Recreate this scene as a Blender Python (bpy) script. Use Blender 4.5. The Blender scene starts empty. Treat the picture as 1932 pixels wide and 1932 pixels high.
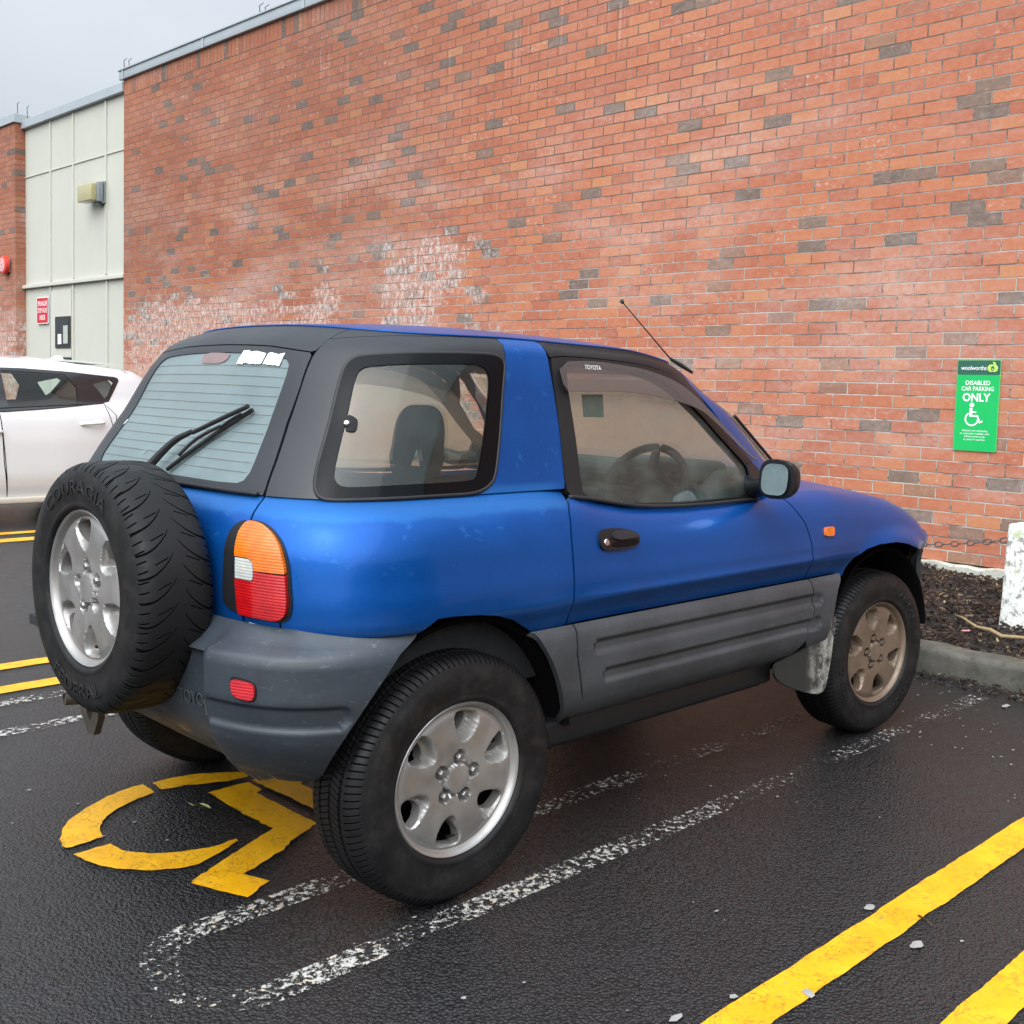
import bpy, bmesh, math, random
import numpy as np
from mathutils import Vector, Matrix
from mathutils.geometry import delaunay_2d_cdt
random.seed(7); RNG=np.random.default_rng(7)
SC=bpy.context.scene; COL=SC.collection; R=math.radians
# ------------------------------------------------------------------ camera
cam_d=bpy.data.cameras.new('camera'); cam=bpy.data.objects.new('camera',cam_d); COL.objects.link(cam); SC.camera=cam
cam_d.sensor_width=36; cam_d.lens=36*2096.18/1932; cam_d.shift_y=-(966-888.83)/1932; cam_d.clip_start=.05; cam_d.clip_end=600
def cam_axes(yaw,pitch,roll):
    f=np.array([math.cos(yaw)*math.cos(pitch),math.sin(yaw)*math.cos(pitch),-math.sin(pitch)])
    r=np.array([math.sin(yaw),-math.cos(yaw),0.]); d=np.cross(f,r)
    r2=math.cos(roll)*r+math.sin(roll)*d; d2=-math.sin(roll)*r+math.cos(roll)*d
    return r2,-d2,-f
_x,_y,_z=cam_axes(.7912,.0749,-.0283)
cam.matrix_world=Matrix(((_x[0],_y[0],_z[0],-1.8533),(_x[1],_y[1],_z[1],-2.8293),(_x[2],_y[2],_z[2],1.3113),(0,0,0,1)))
# ------------------------------------------------------------------ sky and sun (overcast)
SUN_EL,SUN_AZ=R(48),R(208)      # azimuth of the light's origin, counter-clockwise from +x
w=bpy.data.worlds.new('World'); SC.world=w; w.use_nodes=True; nt=w.node_tree; nt.nodes.clear()
def wn(t,**k):
    n=nt.nodes.new(t)
    for a,b in k.items(): setattr(n,a,b)
    return n
sky=wn('ShaderNodeTexSky',sky_type='NISHITA',sun_disc=False,sun_elevation=SUN_EL,sun_rotation=R(90)-SUN_AZ,air_density=1.0,dust_density=4.0,ozone_density=1.0)
hs=wn('ShaderNodeHueSaturation'); hs.inputs['Saturation'].default_value=.22; hs.inputs['Value'].default_value=1.0
nt.links.new(sky.outputs[0],hs.inputs['Color'])
tc=wn('ShaderNodeTexCoord'); mp=wn('ShaderNodeMapping'); mp.inputs['Scale'].default_value=(1,1,2.2); nt.links.new(tc.outputs['Generated'],mp.inputs['Vector'])
nz=wn('ShaderNodeTexNoise'); nz.inputs['Scale'].default_value=1.7; nz.inputs['Detail'].default_value=5; nz.inputs['Roughness'].default_value=.5; nt.links.new(mp.outputs[0],nz.inputs['Vector'])
rp=wn('ShaderNodeMapRange'); rp.inputs[1].default_value=.3; rp.inputs[2].default_value=.7; rp.inputs[3].default_value=.0; rp.inputs[4].default_value=1
nt.links.new(nz.outputs[0],rp.inputs[0])
cl=wn('ShaderNodeMix',data_type='RGBA',blend_type='MIX'); cl.inputs[6].default_value=(4.6,5.25,6.0,1); cl.inputs[7].default_value=(6.3,6.9,7.5,1); nt.links.new(rp.outputs[0],cl.inputs[0])
mx=wn('ShaderNodeMix',data_type='RGBA'); mx.inputs[0].default_value=.8; nt.links.new(hs.outputs[0],mx.inputs[6]); nt.links.new(cl.outputs[2],mx.inputs[7])
# overcast luminance: brighter overhead, brightest where the thin cloud hides the sun
sp_=wn('ShaderNodeSeparateXYZ'); nt.links.new(tc.outputs['Generated'],sp_.inputs[0])
def wm(op,a,b,cl_=False):
    n=wn('ShaderNodeMath',operation=op,use_clamp=cl_)
    for i,v in enumerate((a,b)):
        if isinstance(v,(int,float)): n.inputs[i].default_value=v
        else: nt.links.new(v,n.inputs[i])
    return n.outputs[0]
dt_=wn('ShaderNodeVectorMath',operation='DOT_PRODUCT'); nt.links.new(tc.outputs['Generated'],dt_.inputs[0]); dt_.inputs[1].default_value=(-math.cos(SUN_EL)*-math.cos(SUN_AZ),math.sin(SUN_AZ)*math.cos(SUN_EL),math.sin(SUN_EL))
lobe=wm('POWER',wm('MAXIMUM',dt_.outputs['Value'],0.),2.)
lum=wm('ADD',wm('ADD',.66,wm('MULTIPLY',wm('MAXIMUM',sp_.outputs[2],0.),1.15)),wm('MULTIPLY',lobe,2.6))
# the far side of the car park: a dim skyline of trees and roofs low down behind the camera
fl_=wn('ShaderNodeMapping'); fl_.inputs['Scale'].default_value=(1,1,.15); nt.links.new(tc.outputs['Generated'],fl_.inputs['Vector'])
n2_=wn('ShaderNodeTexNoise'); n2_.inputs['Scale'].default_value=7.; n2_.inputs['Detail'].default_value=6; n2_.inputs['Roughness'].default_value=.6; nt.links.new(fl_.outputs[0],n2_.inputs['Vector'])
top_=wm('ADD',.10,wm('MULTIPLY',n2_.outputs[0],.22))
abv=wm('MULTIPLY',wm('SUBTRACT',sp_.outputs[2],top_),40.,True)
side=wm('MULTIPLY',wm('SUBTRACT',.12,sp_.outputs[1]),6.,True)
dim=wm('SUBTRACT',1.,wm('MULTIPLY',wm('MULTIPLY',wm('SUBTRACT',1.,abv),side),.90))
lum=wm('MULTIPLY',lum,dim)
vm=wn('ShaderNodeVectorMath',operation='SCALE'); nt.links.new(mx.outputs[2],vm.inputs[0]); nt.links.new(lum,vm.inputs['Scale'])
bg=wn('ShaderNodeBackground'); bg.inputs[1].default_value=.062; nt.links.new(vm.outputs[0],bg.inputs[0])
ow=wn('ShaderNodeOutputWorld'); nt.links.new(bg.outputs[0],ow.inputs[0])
sd=bpy.data.lights.new('sun','SUN'); sd.energy=1.0; sd.angle=R(100); sd.color=(1,.97,.93)
sun=bpy.data.objects.new('sun',sd); COL.objects.link(sun)
sun.rotation_euler=Vector((-math.cos(SUN_AZ)*math.cos(SUN_EL),-math.sin(SUN_AZ)*math.cos(SUN_EL),-math.sin(SUN_EL))).to_track_quat('-Z','Y').to_euler()
SC.view_settings.view_transform='Standard'; SC.view_settings.look='None'; SC.view_settings.exposure=1.12; SC.view_settings.gamma=1
SC.cycles.use_denoising=True; SC.cycles.max_bounces=10; SC.cycles.transparent_max_bounces=12; SC.cycles.caustics_reflective=False; SC.cycles.caustics_refractive=False
# ------------------------------------------------------------------ helpers
OFF={}
def thing(name,label,cat,loc=(0,0,0),group=None):
    o=bpy.data.objects.new(name,None); COL.objects.link(o); o.location=loc; o.empty_display_size=.2
    tag(o,label,cat,group); OFF[o.name]=np.array(loc,float); return o
def tag(o,label=None,cat=None,group=None,kind=None):
    if label: o['label']=label
    if cat: o['category']=cat
    if group: o['group']=group
    if kind: o['kind']=kind
    return o
def mk(name,V,F,mat,parent=None,smooth=True,N=None,mi=None,loc=None,auto=None):
    V=np.asarray(V,float).reshape(-1,3)
    off=OFF.get(parent.name,np.zeros(3)) if parent is not None else np.zeros(3)
    if loc is not None: V2=V
    else: V2=V-off
    me=bpy.data.meshes.new(name); me.from_pydata(V2.tolist(),[],[list(map(int,f)) for f in F]); 
    for m in (mat if isinstance(mat,(list,tuple)) else [mat]): me.materials.append(m)
    if mi is not None: me.polygons.foreach_set('material_index',np.asarray(mi,dtype=np.int32))
    me.polygons.foreach_set('use_smooth',[bool(smooth)]*len(me.polygons)); me.update()
    if N is not None: me.normals_split_custom_set_from_vertices([tuple(n) for n in N])
    elif auto: 
        me.set_sharp_from_angle(angle=R(auto))
    o=bpy.data.objects.new(name,me); COL.objects.link(o)
    if loc is not None: o.location=Vector(loc)-Vector(off)
    if parent is not None: o.parent=parent; OFF[o.name]=off if loc is None else np.zeros(3)
    return o
class MB:
    """collects simple solids into one mesh"""
    def __init__(s): s.V=[];s.F=[];s.M=[];s.n=0
    def add(s,V,F,m=0):
        V=np.asarray(V,float).reshape(-1,3); s.V.append(V); s.F+= [[i+s.n for i in f] for f in F]; s.M+=[m]*len(F); s.n+=len(V); return s
    def box(s,c,d,m=0,bev=0,rot=None):
        bm=bmesh.new(); bmesh.ops.create_cube(bm,size=1)
        for v in bm.verts: v.co=Vector((v.co.x*d[0],v.co.y*d[1],v.co.z*d[2]))
        if bev: bmesh.ops.bevel(bm,geom=list(bm.edges),offset=bev,segments=3,profile=.5,affect='EDGES')
        M=(rot.to_4x4() if rot is not None else Matrix.Identity(4)); bm.verts.index_update()
        V=[(M@v.co)+Vector(c) for v in bm.verts]; F=[[v.index for v in f.verts] for f in bm.faces]; bm.free(); return s.add(V,F,m)
    def tube(s,P,r,n=8,m=0,closed=False):
        V,F=tube(P,r,n,closed); return s.add(V,F,m)
    def lathe(s,prof,axis='y',n=48,c=(0,0,0),m=0):
        V,F=lathe(prof,axis,n); return s.add(np.asarray(V)+np.array(c),F,m)
    def build(s,name,mat,parent=None,smooth=True,auto=35,loc=None):
        return mk(name,np.concatenate(s.V),s.F,mat,parent,smooth,mi=s.M,auto=auto if smooth else None,loc=loc)
def tube(P,r,n=8,closed=False):
    P=np.asarray(P,float); r=np.broadcast_to(np.asarray(r,float),(len(P),)); V=[];F=[]
    T=np.gradient(P,axis=0) if not closed else np.roll(P,-1,0)-np.roll(P,1,0)
    T/=np.linalg.norm(T,axis=1,keepdims=True)+1e-12
    ref=np.array([0,0,1.]) if abs(T[0,2])<.9 else np.array([1.,0,0]); a=np.cross(T[0],ref); a/=np.linalg.norm(a)
    for i in range(len(P)):
        a=a-T[i]*(a@T[i]); a/=np.linalg.norm(a)+1e-12; b=np.cross(T[i],a)
        for k in range(n):
            t=2*math.pi*k/n; V.append(P[i]+r[i]*(math.cos(t)*a+math.sin(t)*b))
    L=len(P)
    for i in range(L if closed else L-1):
        j=(i+1)%L
        for k in range(n): F.append([i*n+k,i*n+(k+1)%n,j*n+(k+1)%n,j*n+k])
    if not closed: F.append(list(range(n))[::-1]); F.append([(L-1)*n+k for k in range(n)])
    return V,F
def lathe(prof,axis='y',n=48):
    """prof: (radius, height along the axis)"""
    V=[];F=[];L=len(prof)
    for i in range(n):
        t=2*math.pi*i/n;c,s_=math.cos(t),math.sin(t)
        for r,h in prof: V.append((r*c,h,r*s_) if axis=='y' else ((h,r*c,r*s_) if axis=='x' else (r*c,r*s_,h)))
    for i in range(n):
        j=(i+1)%n
        for k in range(L-1): F.append([i*L+k,i*L+k+1,j*L+k+1,j*L+k])
    return V,F
def chaikin(P,it=2,closed=True):
    P=np.asarray(P,float)
    for _ in range(it):
        Q=np.roll(P,-1,0) if closed else P[1:]; A=P if closed else P[:-1]
        N=np.stack([A*.75+Q*.25,A*.25+Q*.75],1).reshape(-1,P.shape[1])
        P=N if closed else np.concatenate([P[:1],N,P[-1:]])
    return P
def resample(P,step,closed=True):
    P=np.asarray(P,float); Q=np.concatenate([P,P[:1]]) if closed else P; out=[]
    for a,b in zip(Q[:-1],Q[1:]):
        n=max(1,int(round(np.linalg.norm(b-a)/step)))
        for k in range(n): out.append(a+(b-a)*k/n)
    if not closed: out.append(Q[-1])
    return np.array(out)
def clean(P,eps=1e-4):
    out=[]
    for p in P:
        if not out or np.linalg.norm(np.asarray(p)-out[-1])>eps: out.append(np.asarray(p,float))
    if np.linalg.norm(out[0]-out[-1])<eps: out.pop()
    return np.array(out)
def inpoly(P,poly):
    x,y=P[:,0],P[:,1]; c=np.zeros(len(P),bool); q=poly; n=len(q); j=n-1
    for i in range(n):
        xi,yi=q[i];xj,yj=q[j]
        if yi!=yj: c^=((yi>y)!=(yj>y))&(x<(xj-xi)*(y-yi)/(yj-yi)+xi)
        j=i
    return c
def segdist(P,poly):
    d=np.full(len(P),1e9); A=poly;B=np.roll(poly,-1,0)
    for a,b in zip(A,B):
        ab=b-a; t=np.clip(((P-a)@ab)/(ab@ab+1e-15),0,1); d=np.minimum(d,((P-a-t[:,None]*ab)**2).sum(1))
    return np.sqrt(d)
def cdt(outer,holes=(),step=.015,grid=None):
    """2-D triangulation of an outline with holes; returns verts, tris, list of boundary index loops"""
    loops=[clean(resample(outer,step))]+[clean(resample(h,step)) for h in holes]
    o=loops[0]; lo,hi=o.min(0),o.max(0)
    g=grid or step
    X,Y=np.meshgrid(np.arange(lo[0]+g/2,hi[0],g),np.arange(lo[1]+g/2,hi[1],g)); G=np.stack([X.ravel(),Y.ravel()],1)
    ok=inpoly(G,o)
    for h in loops[1:]: ok&=~inpoly(G,h)
    G=G[ok]
    if len(G):
        d=np.min([segdist(G,l) for l in loops],axis=0); G=G[d>.45*g]
    verts=[];edges=[];idx=[]
    for l in loops:
        b=len(verts); n=len(l); verts+=[Vector(p) for p in l]; edges+=[(b+i,b+(i+1)%n) for i in range(n)]; idx.append([b+i for i in range(n)])
    verts+=[Vector(p) for p in G]
    v,e,f,ov,oe,of=delaunay_2d_cdt(verts,edges,[],0,1e-7,True)
    mp={}
    for k,orig in enumerate(ov):
        for q in orig: mp[q]=k
    V=np.array([(a.x,a.y) for a in v]); F=np.array([list(t) for t in f if len(t)==3])
    c=V[F].mean(1); ok=inpoly(c,o)
    for h in loops[1:]: ok&=~inpoly(c,h)
    F=F[ok]
    a=V[F]; ar=(a[:,1,0]-a[:,0,0])*(a[:,2,1]-a[:,0,1])-(a[:,1,1]-a[:,0,1])*(a[:,2,0]-a[:,0,0])
    F=F[np.abs(ar)>1e-9]; ar=ar[np.abs(ar)>1e-9]; F[ar<0]=F[ar<0][:,::-1]
    return V,F,[[mp[i] for i in l] for l in idx]
def panel(name,S,outer,holes,mat,parent,step=.014,depth=.018,lift=0.,mirror=False,off=None,both=False,rim=None):
    """a skin patch of surface S(u,z) cut to an outline, with turned-in edges"""
    outer=np.asarray(outer,float); holes=[np.asarray(h,float) for h in holes]
    V,F,L=cdt(outer,holes,step)
    u,z=V[:,0],V[:,1]; p=S(u,z); n=S.nrm(u,z)
    if lift: p=p+n*lift
    if off is not None: p=p+n*off(p)[:,None]
    VV=[p];NN=[n];FF=[list(f) for f in F]; MI=[0]*len(FF); b=len(p)
    if depth:
        for li,loop in enumerate(L):
            loop=list(loop); m=len(loop)
            q=p[loop]; t=np.roll(q,-1,0)-np.roll(q,1,0); t/=np.linalg.norm(t,axis=1,keepdims=True)+1e-12
            A=V[loop]; area=.5*np.sum(A[:,0]*np.roll(A[:,1],-1)-np.roll(A[:,0],-1)*A[:,1])
            out=np.cross(t,n[loop])*(1 if (area>0)==(li==0) else -1)
            if li>0: out=out if True else out
            o_=out
            VV+=[q,q-n[loop]*depth]; NN+=[o_,o_]
            for i in range(m):
                j=(i+1)%m; f=[b+i,b+m+i,b+m+j,b+j]
                if area<0: f=f[::-1]
                FF.append(f); MI.append(0)
            b+=2*m
    P_=np.concatenate(VV);N_=np.concatenate(NN)
    if mirror or both:
        lf_=S.left; Pm=P_*np.array([1,-lf_,1]);Nm=N_*np.array([1,-1,1]); Fm=[f[::-1] for f in FF]
        if both:
            k=len(P_); P_=np.concatenate([P_,Pm]);N_=np.concatenate([N_,Nm]);FF=FF+[[i+k for i in f] for f in Fm]
        else: P_,N_,FF=Pm,Nm,Fm
    return mk(name,P_,FF,mat,parent,True,N=N_)
def path3(S,pts,step=.01,lift=0.,closed=False,ch=1,mirror=False):
    P=chaikin(pts,ch,closed) if ch else np.asarray(pts,float); P=resample(P,step,closed)
    q=S(P[:,0],P[:,1])+S.nrm(P[:,0],P[:,1])*lift
    return q*np.array([1,-S.left,1]) if mirror else q
def plate(name,outer,holes,th,frame,mat,parent,step=.02,bev=0,loc=None):
    """flat solid: outline in 2-D, extruded by th, placed by frame(x,y,h)->xyz"""
    V,F,L=cdt(outer,holes,step); n=len(V)
    top=[frame(a,b,th) for a,b in V]; bot=[frame(a,b,0) for a,b in V]
    FF=[list(f) for f in F]+[[i+n for i in f[::-1]] for f in F]
    for loop in L:
        A=V[loop]; area=.5*np.sum(A[:,0]*np.roll(A[:,1],-1)-np.roll(A[:,0],-1)*A[:,1]); isout=loop is L[0]
        for i in range(len(loop)):
            a,b=loop[i],loop[(i+1)%len(loop)]; f=[a,a+n,b+n,b]
            if (area<0)!=(not isout): f=f[::-1]
            if not isout: f=f
            FF.append(f)
    return mk(name,top+bot,FF,mat,parent,True,auto=30,loc=loc)
_txt={}
def textmesh(s,size=1.0,bold=0.,ext=0.,align='CENTER',space=1.0):
    c=bpy.data.curves.new('t','FONT'); c.body=s; c.size=size; c.align_x=align; c.align_y='CENTER'; c.offset=bold; c.extrude=ext; c.space_character=space; c.resolution_u=3
    o=bpy.data.objects.new('t',c); COL.objects.link(o); dg=bpy.context.evaluated_depsgraph_get(); dg.update()
    me=bpy.data.meshes.new_from_object(o.evaluated_get(dg)); V=np.array([v.co[:] for v in me.vertices]).reshape(-1,3); F=[list(p.vertices) for p in me.polygons]
    bpy.data.objects.remove(o); bpy.data.curves.remove(c); bpy.data.meshes.remove(me); return V,F
# ------------------------------------------------------------------ material helper
class NT:
    def __init__(s,name):
        s.m=bpy.data.materials.new(name); s.m.use_nodes=True; s.t=s.m.node_tree; s.t.nodes.clear()
    def n(s,typ,ins={},**k):
        a=s.t.nodes.new('ShaderNode'+typ)
        for q,b in k.items(): setattr(a,q,b)
        for q,b in ins.items():
            i=a.inputs[q]
            if isinstance(b,bpy.types.NodeSocket): s.t.links.new(b,i)
            else: i.default_value=b
        return a
    def math(s,op,a,b=0.,c=0.,clamp=False):
        return s.n('Math',{0:a,1:b,2:c},operation=op,use_clamp=clamp).outputs[0]
    def mix(s,f,a,b,mode='MIX'):
        return s.n('Mix',{0:f,6:a,7:b},data_type='RGBA',blend_type=mode).outputs[2]
    def fmix(s,f,a,b): return s.n('Mix',{0:f,2:a,3:b},data_type='FLOAT').outputs[0]
    def pos(s): return s.n('NewGeometry').outputs['Position']
    def obj(s): return s.n('TexCoord').outputs['Object']
    def noise(s,v,scale,detail=4,rough=.55,dist=0.): return s.n('TexNoise',{'Vector':v,'Scale':scale,'Detail':detail,'Roughness':rough,'Distortion':dist}).outputs[0]
    def noisec(s,v,scale,detail=3): return s.n('TexNoise',{'Vector':v,'Scale':scale,'Detail':detail}).outputs[1]
    def vor(s,v,scale,feature='F1'): return s.n('TexVoronoi',{'Vector':v,'Scale':scale},feature=feature).outputs[0]
    def rng(s,x,a,b,c=0.,d=1.,smooth=True): return s.n('MapRange',{0:x,1:a,2:b,3:c,4:d},interpolation_type='SMOOTHSTEP' if smooth else 'LINEAR').outputs[0]
    def ramp(s,x,stops,mode='LINEAR'):
        a=s.n('ValToRGB',{0:x}); e=a.color_ramp; e.interpolation=mode
        while len(e.elements)<len(stops): e.elements.new(.5)
        for q,(p,c) in zip(e.elements,stops): q.position=p; q.color=tuple(c)+(1,) if len(c)==3 else c
        return a.outputs[0]
    def map(s,v,sc=(1,1,1),loc=(0,0,0)): return s.n('Mapping',{'Vector':v,'Scale':sc,'Location':loc}).outputs[0]
    def bump(s,h,st=.5,d=.01,nrm=None):
        i={'Height':h,'Strength':st,'Distance':d}
        if nrm is not None: i['Normal']=nrm
        return s.n('Bump',i).outputs[0]
    def bsdf(s,**k):
        ins={}
        for q,b in k.items():
            nm={'base':'Base Color','rough':'Roughness','metal':'Metallic','normal':'Normal','coat':'Coat Weight','coatr':'Coat Roughness','spec':'Specular IOR Level','trans':'Transmission Weight','ior':'IOR','alpha':'Alpha','sheen':'Sheen Weight','coatn':'Coat Normal','sss':'Subsurface Weight'}[q]
            if q=='base' and isinstance(b,tuple) and len(b)==3: b=b+(1,)
            ins[nm]=b
        return s.n('BsdfPrincipled',ins).outputs[0]
    def out(s,sh): s.n('OutputMaterial',{'Surface':sh}); return s.m
def simple(name,col,rough=.5,metal=0.,nscale=40.,var=.25,bump=.0,bscale=200.,coat=0.,spec=.5):
    t=NT(name); p=t.obj(); f=t.noise(p,nscale,4); c2=tuple(min(1,c*(1-var)) for c in col)+(1,); c1=tuple(min(1,c*(1+var*.6)) for c in col)+(1,)
    base=t.mix(f,c2,c1); rr=t.rng(t.noise(p,nscale*.37,3),.3,.7,max(.02,rough-.08),min(1,rough+.08))
    k=dict(base=base,rough=rr,metal=metal,coat=coat,spec=spec)
    if bump: k['normal']=t.bump(t.noise(p,bscale,3),bump,.002)
    return t.out(t.bsdf(**k))
# ------------------------------------------------------------------ materials
M={}
def paint():
    t=NT('blue_paint'); p=t.pos(); sx=t.n('SeparateXYZ',{0:p}).outputs
    big=t.noise(p,3.0,4); fine=t.noise(p,900,2)
    base=t.mix(t.rng(big,.3,.7),(.001,.055,.265,1),(.0015,.072,.33,1))
    base=t.mix(t.math('MULTIPLY',t.rng(fine,.35,.75),.35),base,(.008,.15,.48,1))
    # peeled and faded lacquer along the shoulder: a wavy edge plus blotches
    wav=t.math('ADD',t.math('MULTIPLY',t.noise(t.map(p,(1,1,.3)),9,6,.7),.040),.965)
    peel=t.rng(t.math('SUBTRACT',sx[2],wav),-.006,.010)
    peel=t.math('MULTIPLY',peel,t.rng(sx[2],1.06,1.04))
    peel=t.math('MULTIPLY',peel,t.rng(sx[0],.46,.36))
    blot=t.rng(t.noise(t.map(p,(1,1,1.6)),17,7,.7),.60,.64)
    blot=t.math('MULTIPLY',blot,t.math('MULTIPLY',t.rng(sx[2],.80,.95),t.rng(sx[0],.9,.1)))
    peel=t.math('MAXIMUM',t.math('MULTIPLY',peel,.60),t.math('MULTIPLY',blot,.45))
    base=t.mix(peel,base,(.024,.15,.42,1))
    # road dirt low down
    dirt=t.math('MULTIPLY',t.rng(sx[2],.86,.66),t.rng(t.noise(t.map(p,(1,1,2)),9,6,.65),.42,.75))
    base=t.mix(t.math('MULTIPLY',dirt,.30),base,(.05,.055,.075,1))
    # scattered pinhead chips
    v=t.n('TexVoronoi',{'Vector':p,'Scale':34.}); chip=t.math('MULTIPLY',t.rng(v.outputs[0],.055,.03),t.rng(t.n('SeparateColor',{0:v.outputs[1]}).outputs[0],.93,.94))
    base=t.mix(chip,base,(.55,.58,.62,1))
    rough=t.fmix(peel,t.rng(big,.3,.7,.30,.40),.52); rough=t.math('ADD',rough,t.math('MULTIPLY',dirt,.25))
    drop=t.n('TexVoronoi',{'Vector':p,'Scale':120.}).outputs[0]
    dm=t.math('MULTIPLY',t.rng(drop,.28,.05),t.rng(t.noise(p,6,5,.7),.50,.62))
    nb=t.bump(t.math('ADD',t.math('MULTIPLY',dm,.6),t.math('MULTIPLY',peel,.6)),.35,.0018)
    ob=t.bump(t.noise(p,260,2),.035,.002,nb)
    return t.out(t.bsdf(base=base,rough=rough,metal=.55,spec=.2,coat=t.math('SUBTRACT',.24,t.math('MULTIPLY',peel,.2)),coatr=t.fmix(dirt,.08,.35),normal=ob,coatn=ob))
M['blue']=paint()
def cladm(name,col,r0=.42):
    t=NT(name); p=t.pos(); sx=t.n('SeparateXYZ',{0:p}).outputs
    big=t.noise(p,4,5,.6); streak=t.noise(t.map(p,(3,3,16)),3,5,.6)
    base=t.mix(t.rng(big,.3,.7),tuple(c*.8 for c in col)+(1,),tuple(c*1.25 for c in col)+(1,))
    mud=t.math('MULTIPLY',t.rng(sx[2],.60,.36),t.rng(streak,.3,.7))
    base=t.mix(t.math('MULTIPLY',mud,.40),base,(.030,.027,.024,1))
    scuff=t.math('MULTIPLY',t.rng(t.noise(t.map(p,(1,1,3.5)),30,7,.75),.58,.68),.75)
    base=t.mix(t.math('MULTIPLY',scuff,.35),base,(.22,.24,.26,1))
    nb=t.bump(t.noise(p,500,2),.12,.001)
    return t.out(t.bsdf(base=base,rough=t.fmix(mud,r0,.75),normal=nb,spec=.42))
M['clad']=cladm('grey_cladding_paint',(.046,.053,.060))
M['bumper']=cladm('grey_bumper_plastic',(.034,.043,.054),.36)
M['trim']=simple('black_trim_paint',(.011,.012,.0135),.40,nscale=8,var=.25,bump=.05,bscale=500,spec=.3)
M['pillarblack']=simple('satin_black_pillar',(.017,.019,.023),.42,nscale=5,var=.22,bump=.05,bscale=420,spec=.4)
M['mattegrey']=simple('matte_grey_bumper_end',(.030,.034,.034),.8,nscale=12,var=.3,spec=.15)
M['rubber']=simple('black_rubber',(.010,.010,.011),.6,nscale=30)
M['gloss']=simple('gloss_black_frit',(.003,.004,.0055),.12,nscale=10,spec=.12)
M['dark']=simple('dark_underside',(.004,.004,.0045),.95,nscale=10,spec=.05)
M['inner']=simple('dark_grey_upholstery',(.016,.019,.021),.9,nscale=60,var=.3)
M['innerhard']=simple('grey_dashboard_plastic',(.060,.085,.088),.7,nscale=20,var=.2)
M['rimmetal']=None
def rimmat(name,a,b,dirt,dc,metal=.75):  # dirt, dc: strength and colour of the dirt and painted shade together
    t=NT(name); p=t.obj(); r=t.n('VectorMath',{0:t.map(p,(1,0,1))},operation='LENGTH').outputs['Value']
    big=t.noise(p,7,5,.6); f=t.rng(big,.3,.7)
    base=t.mix(f,a+(1,),b+(1,))
    cz=t.n('SeparateXYZ',{0:p}).outputs[1]; d=t.math('MULTIPLY',t.math('MAXIMUM',t.math('MULTIPLY',t.rng(t.noise(p,16,6,.65),.42,.75),.85),t.math('MAXIMUM',t.math('MULTIPLY',t.rng(r,.178,.190),t.rng(r,.199,.194)),t.math('MULTIPLY',t.rng(cz,-.071,-.060),.8))),dirt,clamp=True)  # noise dirt, plus shade painted brown into the pockets and lip crease
    rust=t.math('MULTIPLY',t.rng(t.noise(p,60,5,.7),.58,.7),t.rng(r,.09,.05))
    base=t.mix(d,base,dc+(1,)); base=t.mix(t.math('MULTIPLY',rust,.6),base,(.10,.055,.025,1))
    return t.out(t.bsdf(base=base,rough=t.fmix(d,.38,.65),metal=t.fmix(d,metal,.1),normal=t.bump(t.noise(p,300,3),.04,.001)))
M['rim']=rimmat('silver_alloy_paint',(.33,.325,.315),(.46,.455,.445),.5,(.16,.13,.105))
M['rimdust']=rimmat('dusty_brown_alloy',(.17,.125,.088),(.25,.19,.14),.8,(.10,.066,.043),.4)
M['nutdust']=simple('dusty_wheel_nut',(.12,.085,.06),.6,.4,nscale=120,var=.4)
M['nut']=simple('worn_steel',(.30,.29,.28),.4,.8,nscale=120,var=.4)
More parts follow.
